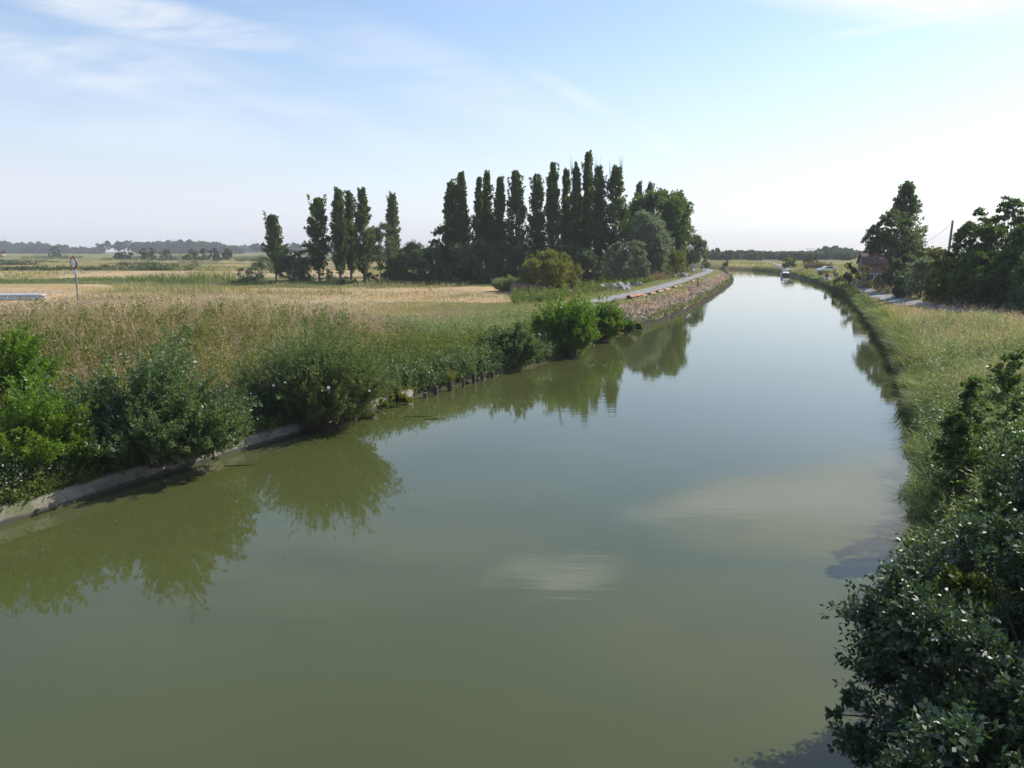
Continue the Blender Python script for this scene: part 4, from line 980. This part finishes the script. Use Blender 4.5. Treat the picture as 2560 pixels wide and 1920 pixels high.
g = Geo(); g.box((0, -.01, zc - .40), (.34, .02, .2)); bevel(g.build('sub_plate', M['white'], rs), .008)
# W-beam guardrail
Yg = 33.0; xg = x_at(118, Yg, 4.0); zg_ = gz(xg, Yg)
ztop = z_at(733, Yg); gr = empty('guardrail', (xg, Yg, 0), 'galvanised steel guardrail end at the left edge of the view', 'guardrail', rz=R(187))
g = Geo(); L = 14.0
pr = [(0, .0), (.03, .025), (.075, .06), (.075, .095), (.015, .13), (.0, .155), (.015, .18), (.075, .215), (.075, .25), (.03, .285), (0, .31)]
xs_ = [0, .15, .4, 1.0, 2.0, 4.0, L]
V = []; k = len(pr)
for xx in xs_:
    f = .75 + .25 * min(1, xx / .4)
    for o_, zz in pr: V.append((xx, o_ * 1.2, (zz - .155) * f + ztop - .155))
F = [(i * k + j, i * k + j + 1, (i + 1) * k + j + 1, (i + 1) * k + j) for i in range(len(xs_) - 1) for j in range(k - 1)]
ob = quads('rail_beam', V, F, M['galv'], gr, False); sd = ob.modifiers.new('solid', 'SOLIDIFY'); sd.thickness = .006
for xx in (2.0, 6.0, 10.0):
    g = Geo(); g.box((xx, -.08, (ztop + zg_ - .6) / 2), (.10, .07, ztop - zg_ + .6)); g.build('rail_post', M['postgrey'], gr)
    g = Geo(); g.box((xx, -.02, ztop - .155), (.08, .05, .16)); g.build('spacer', M['galv'], gr)

# ------------------------------------------------------------------ towpath side objects
PLG = 'rusty sheet piles laid beside the towpath'
c4 = lambda u, v: (1500 + u / 4.88, 420 + v / 4.88)
pl = [(150,1578,'long','longest rusty sheet pile at the near end of the towpath edge'),(215,1568,'flat','rusty sheet pile stacked beside the longest one'),(330,1560,'mid','rusty sheet pile third from the near end of the towpath'),(545,1532,'short','short dark-ended sheet pile fourth from the near end'),
      (730,1532,'mid','pale rusty sheet pile fifth along the towpath edge'),(860,1508,'mid','rusty sheet pile sixth along the towpath edge'),(985,1488,'long','long pale sheet pile in the middle of the towpath edge'),(1110,1455,'mid','rusty sheet pile eighth along the towpath edge'),
      (1165,1440,'short','short sheet pile beside the dark marker post'),(1265,1400,'short','pale sheet pile beyond the dark marker post'),(1320,1384,'mid','second sheet pile beyond the dark marker post'),(1385,1355,'short','farthest pale sheet pile by the towpath bend')]
TL = sub_line(LB, 0, 500, .5)
for i, (u, v, kd, lab) in enumerate(pl):
    px, py = c4(u, v); x, y = ground_pt(px, py, 1.85)
    j = int(np.argmin((TL[:, 0] - x) ** 2 + (TL[:, 1] - y) ** 2)); T = unit(TL[j + 1] - TL[j]); a = math.atan2(T[1], T[0]); x, y = TL[j][0] - T[1] * 3.45, TL[j][1] + T[0] * 3.45
    L = {'long': 3.9, 'mid': 2.6, 'flat': 3.2, 'short': 1.5}[kd]
    g = Geo()
    prof = [(-.34, .02), (-.22, .02), (-.15, .16), (.15, .16), (.22, .02), (.34, .02)]
    for q in range(2 if i in (0, 1) else 1):
        V = []
        for xx in (-L / 2, L / 2):
            for oo, zz in prof: V.append((xx, oo, zz + .03 + q * .17))
            for oo, zz in prof[::-1]: V.append((xx, oo, zz + q * .17))
        n = 12; F = [(e, (e + 1) % n, n + (e + 1) % n, n + e) for e in range(n)] + [(o_ + b, o_ + b + 1, o_ + n - 2 - b, o_ + n - 1 - b) for o_ in (0, n) for b in range(5)]
        g.add(V, F)
    o = g.build('sheet_pile', M['rust'], loc=(x, y, gz(x, y) + .015)); o.rotation_euler = (0, 0, a + .05 * math.sin(i * 2.3))
    tag(o, lab, 'sheet pile', PLG)
def heap(name, label, px, py, z, w, h, mat, seed, cat, lumps_=26, group=None):
    """a loose heap of clods, one mesh"""
    rg = np.random.default_rng(seed); x, y = ground_pt(px, py, z); bm = bmesh.new()
    for i in range(lumps_):
        q = rg.random() ** .6; a = rg.random() * 6.283
        r = w * .13 * (.5 + rg.random()); p = (q * w * .5 * math.cos(a), q * w * .35 * math.sin(a), max(0, h * (1 - q ** 1.5) - r * .4))
        before = len(bm.verts)
        bmesh.ops.create_icosphere(bm, subdivisions=2, radius=r, matrix=Matrix.Translation(p))
        bm.verts.ensure_lookup_table()
        for vtx in bm.verts[before:]: vtx.co += Vector(rg.normal(size=3) * r * .16)
    o = bm_obj(name, bm, mat, None, (x, y, gz(x, y) - .05)); tag(o, label, cat, group)
heap('earth_mound', 'reddish brown earth mound before the rounded yellow-green bush', 1356, 731, 1.25, 6.2, .75, M['earth'], 81, 'earth mound', 40)
heap('earth_mound', 'small brown earth heap near the near end of the towpath', 1437, 742, 1.35, 2.6, .55, M['earth'], 82, 'earth mound', 20)
heap('rubble_heap', 'grey rubble heap at the left of the towpath start', 1545, 730, 1.4, 4.0, .7, M['rubble'], 83, 'rubble', 30)
heap('rubble_heap', 'pale rubble heap beyond the brown brush pile by the towpath', 1690, 696, 1.5, 4.0, .6, M['rubble'], 84, 'rubble', 26)
heap('rubble_heap', 'small white rubble heap on the verge in front of the silvery bushes', 1596, 719, 1.5, 1.6, .5, M['rubble'], 85, 'rubble', 14)
def brush(label, px, py, z, w, h, seed):
    rg = np.random.default_rng(seed); x, y = ground_pt(px, py, z); lf = Geo(); n = 260
    s = np.stack([rg.normal(size=n) * w * .22, rg.normal(size=n) * w * .18, h * rg.random(n) ** 1.5 * .6], -1)
    shoots(lf, None, s, rg.normal(size=(n, 3)) + [0, 0, .4], .7 + .5 * rg.random(n), 16, .22, .03, rg, 0, jit=.12)
    tag(lf.build('brush_pile', M['brown'], loc=(x, y, gz(x, y))), label, 'brush pile', 'piles of cut brush by the towpath')
brush('brown brush pile left of the towpath near the dark olive tree', 1641, 705, 1.5, 5.0, 1.4, 91)
brush('brown brush pile beside the small grey sign', 1716, 684, 1.5, 4.5, 1.1, 92)
brush('tall reddish brush pile at the towpath bend', 1776, 667, 1.6, 4.5, 2.6, 93)
Y1 = 142; x1 = x_at(1732, Y1, 2); z1 = gz(x1, Y1)
ts = empty('towpath_sign', (x1, Y1, z1), 'small pale sign on a post left of the towpath', 'sign', rz=R(20))
g = Geo(); g.tube([(0, .04, -.1), (0, .04, 1.9)], .05, 8); g.build('post', M['postgrey'], ts)
bm = bmesh.new(); bmesh.ops.create_cone(bm, cap_ends=True, segments=3, radius1=.62, radius2=.62, depth=.03, matrix=Matrix.Rotation(R(90), 4, 'X')); bmesh.ops.rotate(bm, verts=bm.verts, matrix=Matrix.Rotation(R(30), 3, 'Y')); bm_obj('sign_plate', bm, M['canvas'], ts, (0, 0, 1.7))
g = Geo(); g.box((0, 0, .95), (.6, .03, .45)); g.build('sub_plate', M['canvas'], ts)
xm, ym = ground_pt(1745, 708, 1.85); g = Geo(); g.tube([(0, 0, -.1), (0, 0, .75), (0, 0, .9)], [.09, .09, .05], 8)
tag(g.build('marker_post', M['wetwood'], loc=(xm, ym, gz(xm, ym))), 'short dark marker post on the canal side of the towpath', 'post')

# ------------------------------------------------------------------ boat
def boat():
    x, y = ground_pt(1963, 689, 0)
    b = empty('cabin_cruiser', (x, y, 0), 'small cabin cruiser with dark hull and white cabin coming down the canal', 'boat', rz=R(-12))
    # bow points to -y (towards the bridge)
    st_ = [(-3.4, .12, 1.05, .1), (-2.8, .72, 1.0, .0), (-1.8, 1.12, .92, -.2), (0, 1.28, .85, -.3), (2.2, 1.25, .82, -.3), (3.4, 1.15, .82, -.25)]
    V = []; F = []
    for yy, w, zt, zb in st_:
        V += [(-w, yy, zt), (-w * .92, yy, (zt + zb) / 2), (-w * .35, yy, zb - .15), (w * .35, yy, zb - .15), (w * .92, yy, (zt + zb) / 2), (w, yy, zt)]
    k = 6
    for i in range(len(st_) - 1): F += [(i * k + j, i * k + j + 1, (i + 1) * k + j + 1, (i + 1) * k + j) for j in range(k - 1)]
    n = (len(st_) - 1) * k; F += [(n, n + 1, n + 4, n + 5), (n + 1, n + 2, n + 3, n + 4), (0, 1, 4, 5), (1, 2, 3, 4)]
    quads('hull', V, F, M['navy'], b, False)
    V = []; F = []
    for yy, w, zt, zb in st_: V += [(-w - .03, yy, zt), (-w - .03, yy, zt + .09), (w + .03, yy, zt + .09), (w + .03, yy, zt)]
    for i in range(len(st_) - 1): F += [(i * 4 + j, i * 4 + j + 1, i * 4 + 4 + j + 1, i * 4 + 4 + j) for j in range(3)]
    n = (len(st_) - 1) * 4; F += [(n, n + 1, n + 2, n + 3), (0, 1, 2, 3)]
    quads('deck', V, F, M['white'], b)
    g = Geo(); g.prism([(-2.1, .95), (-1.5, 1.35), (.2, 1.45), (.2, .95)], -.85, .85)
    for v in g.V: v[:, [0, 1]] = v[:, [1, 0]]
    bevel(g.build('cabin', M['white'], b), .05)
    g = Geo(); g.prism([(.2, 1.45), (.75, 1.98), (.80, 1.95), (.27, 1.40)], -.95, .95)
    for v in g.V: v[:, [0, 1]] = v[:, [1, 0]]
    g.build('windscreen', M['glass'], b)
    g = Geo(); g.prism([(.7, 1.95), (1.0, 2.15), (3.0, 2.1), (3.3, 1.0), (3.2, 1.0), (2.9, 2.02), (1.0, 2.08)], -1.0, 1.0)
    for v in g.V: v[:, [0, 1]] = v[:, [1, 0]]
    g.build('canopy', M['canvas'], b)
    for sgn in (-1, 1):
        g = Geo(); g.box((sgn * .86, -.7, 1.2), (.03, 1.1, .18)); g.build('cabin_window', M['glass'], b)
    g = Geo(); g.tube([(-.5, -2.6, 1.1), (-.45, -2.9, 1.5), (0, -3.2, 1.6), (.45, -2.9, 1.5), (.5, -2.6, 1.1)], .025, 6); g.build('bow_rail', M['galv'], b)
boat()
bpy.data.objects['cabin_cruiser'].scale = (.8, .8, .68)

# ------------------------------------------------------------------ house
def house():
    Yh = 110; xh = x_at(2157, Yh, 2); g0 = gz(xh, Yh)
    zr = z_at(632, Yh + 2) - g0; ze = z_at(659, Yh) - g0
    hs = empty('brick_house', (xh, Yh, g0), 'red brick house with clay tiled gable roof beside the lane', 'house', rz=R(-16))
    Lh, Dh = 6.6, 5.6      # local x along the front (0..L), y depth (0..D)
    g = Geo()
    g.box((Lh / 2, .15, ze / 2 - .1), (Lh, .3, ze + .2)); g.box((Lh / 2, Dh - .15, ze / 2 - .1), (Lh, .3, ze + .2))
    for xx in (0.0, Lh - .3):
        V = [(xx, .3, -.2), (xx, Dh - .3, -.2), (xx, Dh - .3, ze), (xx, Dh / 2, zr - .12), (xx, .3, ze)]
        V += [(a + .3, b, c) for a, b, c in V]
        g.add(V, [(0,1,2,4),(2,3,4,4),(5,6,7,9),(7,8,9,9),(2,3,8,7),(3,4,9,8),(0,1,6,5),(1,2,7,6),(4,0,5,9)])
    V = np.vstack(g.V); bm = bmesh.new(); vs = [bm.verts.new(v) for v in V]
    for f in np.vstack(g.F): bm.faces.new([vs[k] for k in dict.fromkeys(f)])
    bm_obj('wall', bm, M['brick'], hs)
    g = Geo(); ov = .25; sl = (zr - ze) / (Dh / 2)
    for sg in (0, 1):
        ya, yb = (-ov, Dh / 2) if sg == 0 else (Dh + ov, Dh / 2)
        V = [(-ov, ya, ze - sl * ov + .02), (Lh + ov, ya, ze - sl * ov + .02), (Lh + ov, yb, zr + .02), (-ov, yb, zr + .02)]
        V += [(a, b, c + .12) for a, b, c in V]
        g.add(V, [(0,3,2,1),(4,5,6,7),(0,1,5,4),(1,2,6,5),(2,3,7,6),(3,0,4,7)])
    g.tube([(-ov, Dh / 2, zr + .13), (Lh + ov, Dh / 2, zr + .13)], .09, 6)
    rf = g.build('roof', M['tile'], hs)
    g = Geo(); g.box((Lh - 1.2, Dh / 2, zr + .4), (.6, .5, 1.1)); g.box((Lh - 1.2, Dh / 2, zr + .98), (.7, .6, .08)); g.build('chimney', M['brick'], rf)
    # front: door with pale frame at the right end, window; gable: pale door
    def opening(nm, cx, w, z0, z1, m, front=True):
        g = Geo()
        if front: g.box((cx, -.02, (z0 + z1) / 2), (w, .05, z1 - z0))
        else: g.box((-.02, cx, (z0 + z1) / 2), (.05, w, z1 - z0))
        o = g.build(nm, M[m], hs); g = Geo()
        for q in (-1, 1):
            if front: g.box((cx + q * (w / 2 + .04), -.03, (z0 + z1) / 2), (.08, .08, z1 - z0))
            else: g.box((-.03, cx + q * (w / 2 + .04), (z0 + z1) / 2), (.08, .08, z1 - z0))
        if front: g.box((cx, -.035, z1 + .05), (w + .2, .09, .1))
        else: g.box((-.035, cx, z1 + .05), (.09, w + .2, .1))
        g.build('frame', M['white'], o); return o
    opening('door', 3.5, .95, 0.02, 2.1, 'greenpaint'); opening('window', 2.2, .9, .9, 2.0, 'glass'); opening('window', .9, .9, .9, 2.0, 'glass')
    opening('window', 5.4, .9, .9, 2.0, 'glass'); pass
    opening('garage_door', 2.4, 1.7, 0.02, 2.1, 'greenpaint', False)
house()
for i, (px, py, r, lab) in enumerate([(2184,712,.32,'left flower pot with pale blooms before the house'),(2203,714,.36,'right flower pot with dark plant by the house door')]):
    x, y = ground_pt(px, py, 1.65); rg = np.random.default_rng(140 + i)
    p = empty('flower_pot', (x, y, gz(x, y)), lab, 'flower pot', 'pots in front of the house')
    g = Geo(); g.tube([(0, 0, 0), (0, 0, .4), (0, 0, .46)], [r * .7, r, r * 1.08], 12); g.build('pot', M['terra'], p)
    lf = Geo(); shoots(lf, None, np.tile([[0, 0, .4]], (40, 1)), sph(40, rg, 0) + [0, 0, .6], .6, 18, .14, .08, rg, .2, jit=.1); lf.build('plant', M['weed' if i == 0 else 'shrub'], p)
    if i == 0:
        lf = Geo(); V, F = leaf_quads(rg.normal(size=(30, 3)) * [.3, .3, .12] + [0, 0, .9], rg.normal(size=(30, 3)), .13, .13, rg); lf.add(V, F); lf.build('blooms', M['flower'], p)['kind'] = 'stuff'

# ------------------------------------------------------------------ lane signs, car, pole
def lane_sign(label, px, base, Y, rz, parts):
    x = x_at(px, Y, 1.8); z = gz(x, Y); s = empty('lane_sign', (x, Y, z), label, 'sign', 'signs between lane and canal', rz); parts(s, z_at(base, Y)); return s
def p1(s, _):
    g = Geo(); g.tube([(0, .05, -.1), (0, .05, 1.95)], .06, 8); g.build('post', M['woodpost'], s)
    bm_obj('upper_disc', disc(.34, .03, 28), M['red'], s, (0, 0, 1.7)); bm_obj('upper_face', disc(.24, .012, 28), M['blue'], s, (0, -.022, 1.7))
    bm_obj('lower_disc', disc(.30, .03, 28), M['canvas'], s, (0, 0, 1.04))
lane_sign('blue and red disc above a grey disc on a yellowish post by the canal', 2067, 702, 136, R(-5), p1)
def p2(s, _):
    g = Geo(); g.tube([(0, .05, -.1), (0, .05, 2.1)], .06, 8); g.build('post', M['woodpost'], s)
    g = Geo(); g.box((0, 0, 1.75), (.75, .04, .6)); bevel(g.build('board', M['signback'], s), .02)
lane_sign('dark square board on a yellowish post by the lane', 2089, 701, 128, R(-35), p2)
def p3(s, _):
    g = Geo(); g.tube([(0, .05, -.1), (0, .05, 1.2)], .05, 8); g.build('post', M['postgrey'], s)
    bm_obj('sign_plate', disc(.5, .04, 32, sx=.72, sz=1.2), M['signback'], s, (0, 0, 1.1))
lane_sign('grey oval sign back on a short post in front of the brick house', 2135, 711, 105, R(8), p3)
def car():
    Y = 172; x = x_at(2066, Y, 2.3); z = gz(x, Y)
    c = empty('parked_car', (x, Y, z), 'white parked car half hidden by bushes left of the house', 'car', rz=R(15))
    g = Geo(); g.prism([(-2.1,.35),(-2.1,.8),(-1.95,.95),(-1.0,1.02),(1.75,1.0),(2.1,.85),(2.1,.35)], -.85, .85); bevel(g.build('body', M['white'], c), .06, 2)
    g = Geo(); g.prism([(-1.1,1.0),(-.35,1.48),(1.0,1.5),(1.7,1.0)], -.72, .72); bevel(g.build('cabin', M['white'], c), .06, 2)
    for sg in (-1, 1):
        g = Geo(); g.prism([(-.85,1.03),(-.3,1.41),(.95,1.43),(1.4,1.03)], sg * .735 - .008, sg * .735 + .008); g.build('side_window', M['glass'], c)
        for xx in (-1.35, 1.3): bm_obj('wheel', disc(.33, .2, 20), M['tyre'], c, (xx, sg * .78, .33))
car()
Yp = 86; xp = x_at(2371, Yp, 5); zp = gz(xp, Yp); zt = z_at(551, Yp)
up_ = empty('utility_pole', (xp, Yp, zp), 'brown wooden utility pole above the hedge at the right', 'utility pole')
g = Geo(); g.tube([(-.35, 0, -.3), (-.1, 0, (zt - zp) * .6), (.02, 0, zt - zp)], [.16, .13, .11], 9); g.build('post', M['bark'], up_)
g = Geo(); g.tube([(.02, -.12, zt - zp - .35), (.02, -.12, zt - zp - .2), (.02, -.12, zt - zp - .12)], [.05, .07, .04], 8); g.build('insulator', M['white'], up_)
g = Geo(); u = np.linspace(0, 1, 16)[:, None]
pa = np.array([xp, Yp - .1, zt - .2]); pb = np.array([x_at(2240, 116, 5), 116, z_at(612, 116)])
cb = pa + (pb - pa) * u; cb[:, 2] -= 1.2 * (4 * u * (1 - u))[:, 0]
g.tube(cb, .016, 5); tag(g.build('overhead_cable', M['wire']), 'thin sagging cable running left from the utility pole', 'cable')

# ------------------------------------------------------------------ pylons and far house
def pylon(label, px, top, Y, w):
    x = x_at(px, Y, 10); z = gz(x, Y); h = z_at(top, Y) - z
    p = empty('lattice_pylon', (x, Y, z), label, 'pylon', 'pylons on the horizon')
    g = Geo(); hw = w / 2; r = .13
    lv = [(0, hw * .55), (h * .35, hw * .36), (h * .62, hw * .2)]
    for sx in (-1, 1):
        for sy in (-1, 1):
            g.tube([(sx * a, sy * a, zz) for zz, a in lv], r, 4)
            g.tube([(sx * lv[2][1], sy * lv[2][1] * .6, lv[2][0]), (sx * hw * .95, sy * .3, h * .8), (sx * hw * .8, sy * .3, h)], r, 4)
    for (za, a), (zb, b) in zip(lv[:-1], lv[1:]):
        for sx in (-1, 1):
            g.tube([(-sx * a, -a, za), (sx * b, -b, zb)], r * .8, 4); g.tube([(-sx * a, a, za), (sx * b, b, zb)], r * .8, 4)
    g.build('tower', M['steel'], p)
    g = Geo(); g.tube([(-hw * 1.2, 0, h * .82), (hw * 1.2, 0, h * .82)], r * 1.2, 4); g.tube([(-hw * .9, 0, h * .97), (hw * .9, 0, h * .97)], r, 4); g.build('cross_arm', M['steel'], p)
pylon('lattice pylon at the left edge of the horizon', 8, 589, 1350, 13)
pylon('distant lattice pylon above the long wood', 435, 598, 1600, 8)
pylon('lattice pylon left of the wooded rise on the right horizon', 2025, 620, 900, 9)
Yf = 520; xf = x_at(-4, Yf, 2); zf = gz(xf, Yf)
fh = empty('farm_house', (xf, Yf, zf), 'orange-roofed farm building at the left edge of the far field', 'house')
g = Geo(); g.box((0, 0, 1.3), (7, 6, 2.6)); g.build('wall', M['brick'], fh)
g = Geo(); g.prism([(-3.4, 2.6), (0, 5.2), (3.4, 2.6)], -3.8, 3.8)
for v in g.V: v[:, [0, 1]] = v[:, [1, 0]]
g.build('roof', M['tile'], fh)

# ------------------------------------------------------------------ air, sun and sky
SUN_AZ, SUN_EL = R(62), R(40)
sd = bpy.data.lights.new('sun', 'SUN'); sd.energy = 3.9; sd.angle = R(.5); sd.color = (1, .95, .87)
so = bpy.data.objects.new('sun', sd); col.objects.link(so)
sdir = Vector((math.sin(SUN_AZ) * math.cos(SUN_EL), math.cos(SUN_AZ) * math.cos(SUN_EL), math.sin(SUN_EL)))
so.rotation_euler = sdir.to_track_quat('Z', 'Y').to_euler(); so.location = (20, 10, 40)

hm, nt, ns, ln = mat_new('haze_air')
pv = N(ns, 'ShaderNodeVolumePrincipled'); pv.inputs['Color'].default_value = (.92, .955, 1, 1)
pv.inputs['Density'].default_value = .00031; pv.inputs['Anisotropy'].default_value = .0
o = N(ns, 'ShaderNodeOutputMaterial'); ln.new(pv.outputs[0], o.inputs['Volume'])
g = Geo(); g.box((0, 0, 22.5), (4400, 4400, 51)); hz = g.build('haze', hm); hz['kind'] = 'stuff'; hz['label'] = 'pale summer haze over the plain'; hz['category'] = 'haze'

def build_world():
    w = bpy.data.worlds.new('World'); sc.world = w; w.use_nodes = True
    nt = w.node_tree; ns = nt.nodes; ln = nt.links; ns.clear()
    sky = ns.new('ShaderNodeTexSky'); sky.sky_type = 'NISHITA'; sky.sun_disc = False
    sky.sun_elevation = SUN_EL; sky.sun_rotation = SUN_AZ; sky.air_density = 1.0; sky.dust_density = .6; sky.ozone_density = 1.0
    tc = ns.new('ShaderNodeTexCoord'); sp = ns.new('ShaderNodeSeparateXYZ'); ln.new(tc.outputs['Generated'], sp.inputs[0])
    def m(op, a, b=None, c=None):
        n = ns.new('ShaderNodeMath'); n.operation = op
        for i, v in enumerate((a, b, c)):
            if v is None: continue
            if isinstance(v, (int, float)): n.inputs[i].default_value = v
            else: ln.new(v, n.inputs[i])
        return n.outputs[0]
    yy = m('MAXIMUM', sp.outputs[1], .08)
    U = m('DIVIDE', sp.outputs[0], yy); V = m('DIVIDE', sp.outputs[2], yy)      # bearings of the sky ahead: u to the right, v up
    cb = ns.new('ShaderNodeCombineXYZ'); ln.new(U, cb.inputs[0]); ln.new(V, cb.inputs[1])
    def nz(rot, sx, sy, scale, det=6, rough=.6, dist=.0, off=0):
        mp = ns.new('ShaderNodeMapping'); mp.inputs['Rotation'].default_value = (0, 0, R(rot)); mp.inputs['Scale'].default_value = (sx, sy, 1); mp.inputs['Location'].default_value = (off, off * .7, 0)
        ln.new(cb.outputs[0], mp.inputs[0]); n = ns.new('ShaderNodeTexNoise'); ln.new(mp.outputs[0], n.inputs['Vector'])
        n.inputs['Scale'].default_value = scale; n.inputs['Detail'].default_value = det; n.inputs['Roughness'].default_value = rough; n.inputs['Distortion'].default_value = dist
        return n.outputs['Fac']
    def ss(v, a, b):
        n = ns.new('ShaderNodeMapRange'); n.interpolation_type = 'SMOOTHSTEP'; ln.new(v, n.inputs[0]); n.inputs[1].default_value = a; n.inputs[2].default_value = b; return n.outputs[0]
    def blob(u0, v0, rot, lu, lv):
        du = m('SUBTRACT', U, u0); dv = m('SUBTRACT', V, v0); c, s = math.cos(R(rot)), math.sin(R(rot))
        a = m('DIVIDE', m('ADD', m('MULTIPLY', du, c), m('MULTIPLY', dv, s)), lu)
        b = m('DIVIDE', m('SUBTRACT', m('MULTIPLY', dv, c), m('MULTIPLY', du, s)), lv)
        q = m('ADD', m('MULTIPLY', a, a), m('MULTIPLY', b, b))
        return m('SUBTRACT', 1.0, ss(q, 0, 1))
    fine = nz(14, 1.6, 7, 2.6, 6, .56, .35); wisp = nz(18, 1.6, 11, 2.0, 6, .58, .4, 3.1); soft = nz(10, 1.5, 5, 1.6, 4, .5, 0, 5.0)
    layers = []
    # veil low on the left: below a line that falls to the right
    lim = m('MULTIPLY_ADD', U, -.14, .085)
    veil = ss(m('ADD', m('SUBTRACT', lim, V), m('MULTIPLY', m('SUBTRACT', soft, .5), .10)), -.05, .09)
    layers.append(m('MULTIPLY', m('MULTIPLY', veil, m('SUBTRACT', 1.0, ss(U, .0, .5))), .8))
    for (u0, v0, rot, lu, lv, k, nn) in ((-.455,.283,-10,.23,.030,.85,fine),(-.53,.232,-14,.26,.042,.62,fine),(-.62,.19,-10,.4,.06,.4,soft),(-.12,.225,-20,.30,.05,.28,wisp),(.07,.196,-27,.10,.012,.4,wisp),(.22,.115,-30,.10,.010,.4,wisp),
                                      (-.32,.20,-22,.28,.03,.25,wisp),(.50,.350,-3,.36,.085,2.2,soft),(.45,.268,8,.10,.007,.8,wisp),(-.3,.45,-15,.5,.12,.35,wisp),(.5,.6,10,.5,.2,.6,soft)):
        layers.append(m('MULTIPLY', m('MULTIPLY', blob(u0, v0, rot, lu, lv), ss(nn, .30, .60)), k))
    tot = layers[0]; cir = layers[1]
    for l in layers[2:]: cir = m('ADD', cir, l)
    cir = m('MINIMUM', cir, .92)
    puff = m('MINIMUM', m('ADD', m('ADD', m('MULTIPLY', blob(.06, .445, -10, .13, .05), ss(fine, .38, .72)), m('MULTIPLY', blob(.24, .352, -3, .12, .02), ss(wisp, .25, .8))), m('MULTIPLY', blob(.44, .345, 2, .24, .04), ss(soft, .25, .8))), 1.0)
    tot = m('MAXIMUM', tot, m('MULTIPLY_ADD', m('SUBTRACT', 1.0, ss(sp.outputs[2], .0, .30)), .60, .06))
    tot = m('MINIMUM', tot, 1.0)
    # cloud brightens with the sky behind it
    cl = ns.new('ShaderNodeMix'); cl.data_type = 'RGBA'; ln.new(tot, cl.inputs[0]); ln.new(sky.outputs[0], cl.inputs[6])
    bw = ns.new('ShaderNodeRGBToBW'); ln.new(sky.outputs[0], bw.inputs[0])
    hv = ns.new('ShaderNodeMix'); hv.data_type = 'RGBA'; hv.blend_type = 'MULTIPLY'; hv.inputs[0].default_value = 1
    ln.new(m('MULTIPLY', m('POWER', bw.outputs[0], .42), 2.3), hv.inputs[6]); hv.inputs[7].default_value = (.985, 1.0, 1.10, 1)
    ln.new(hv.outputs[2], cl.inputs[7])
    c2 = ns.new('ShaderNodeMix'); c2.data_type = 'RGBA'; ln.new(cir, c2.inputs[0]); ln.new(cl.outputs[2], c2.inputs[6])
    wh = ns.new('ShaderNodeMix'); wh.data_type = 'RGBA'; wh.blend_type = 'MULTIPLY'; wh.inputs[0].default_value = 1
    ln.new(m('MULTIPLY_ADD', bw.outputs[0], .35, 4.0), wh.inputs[6]); wh.inputs[7].default_value = (.97, 1.0, 1.05, 1); ln.new(wh.outputs[2], c2.inputs[7])
    c3 = ns.new('ShaderNodeMix'); c3.data_type = 'RGBA'; ln.new(puff, c3.inputs[0]); ln.new(c2.outputs[2], c3.inputs[6]); c3.inputs[7].default_value = (7.6, 7.9, 8.4, 1)
    # cooler air towards the sun side
    tn = ns.new('ShaderNodeMix'); tn.data_type = 'RGBA'; tn.blend_type = 'MULTIPLY'; tn.inputs[0].default_value = 1; ln.new(c3.outputs[2], tn.inputs[6]); tn.inputs[7].default_value = (.975, .995, 1.03, 1)
    bg = ns.new('ShaderNodeBackground'); bg.inputs[1].default_value = .12
    ln.new(tn.outputs[2], bg.inputs[0]); out = ns.new('ShaderNodeOutputWorld'); ln.new(bg.outputs[0], out.inputs[0])
build_world()

sc.view_settings.view_transform = 'Standard'; sc.view_settings.look = 'None'; sc.view_settings.gamma = 1; sc.view_settings.exposure = .62
cy = sc.cycles
cy.max_bounces = 6; cy.diffuse_bounces = 3; cy.glossy_bounces = 3; cy.transmission_bounces = 3; cy.transparent_max_bounces = 6; cy.volume_bounces = 0
cy.use_denoising = True; cy.denoiser = 'OPENIMAGEDENOISE'
try: cy.use_adaptive_sampling = True; cy.adaptive_threshold = .015
except Exception: pass
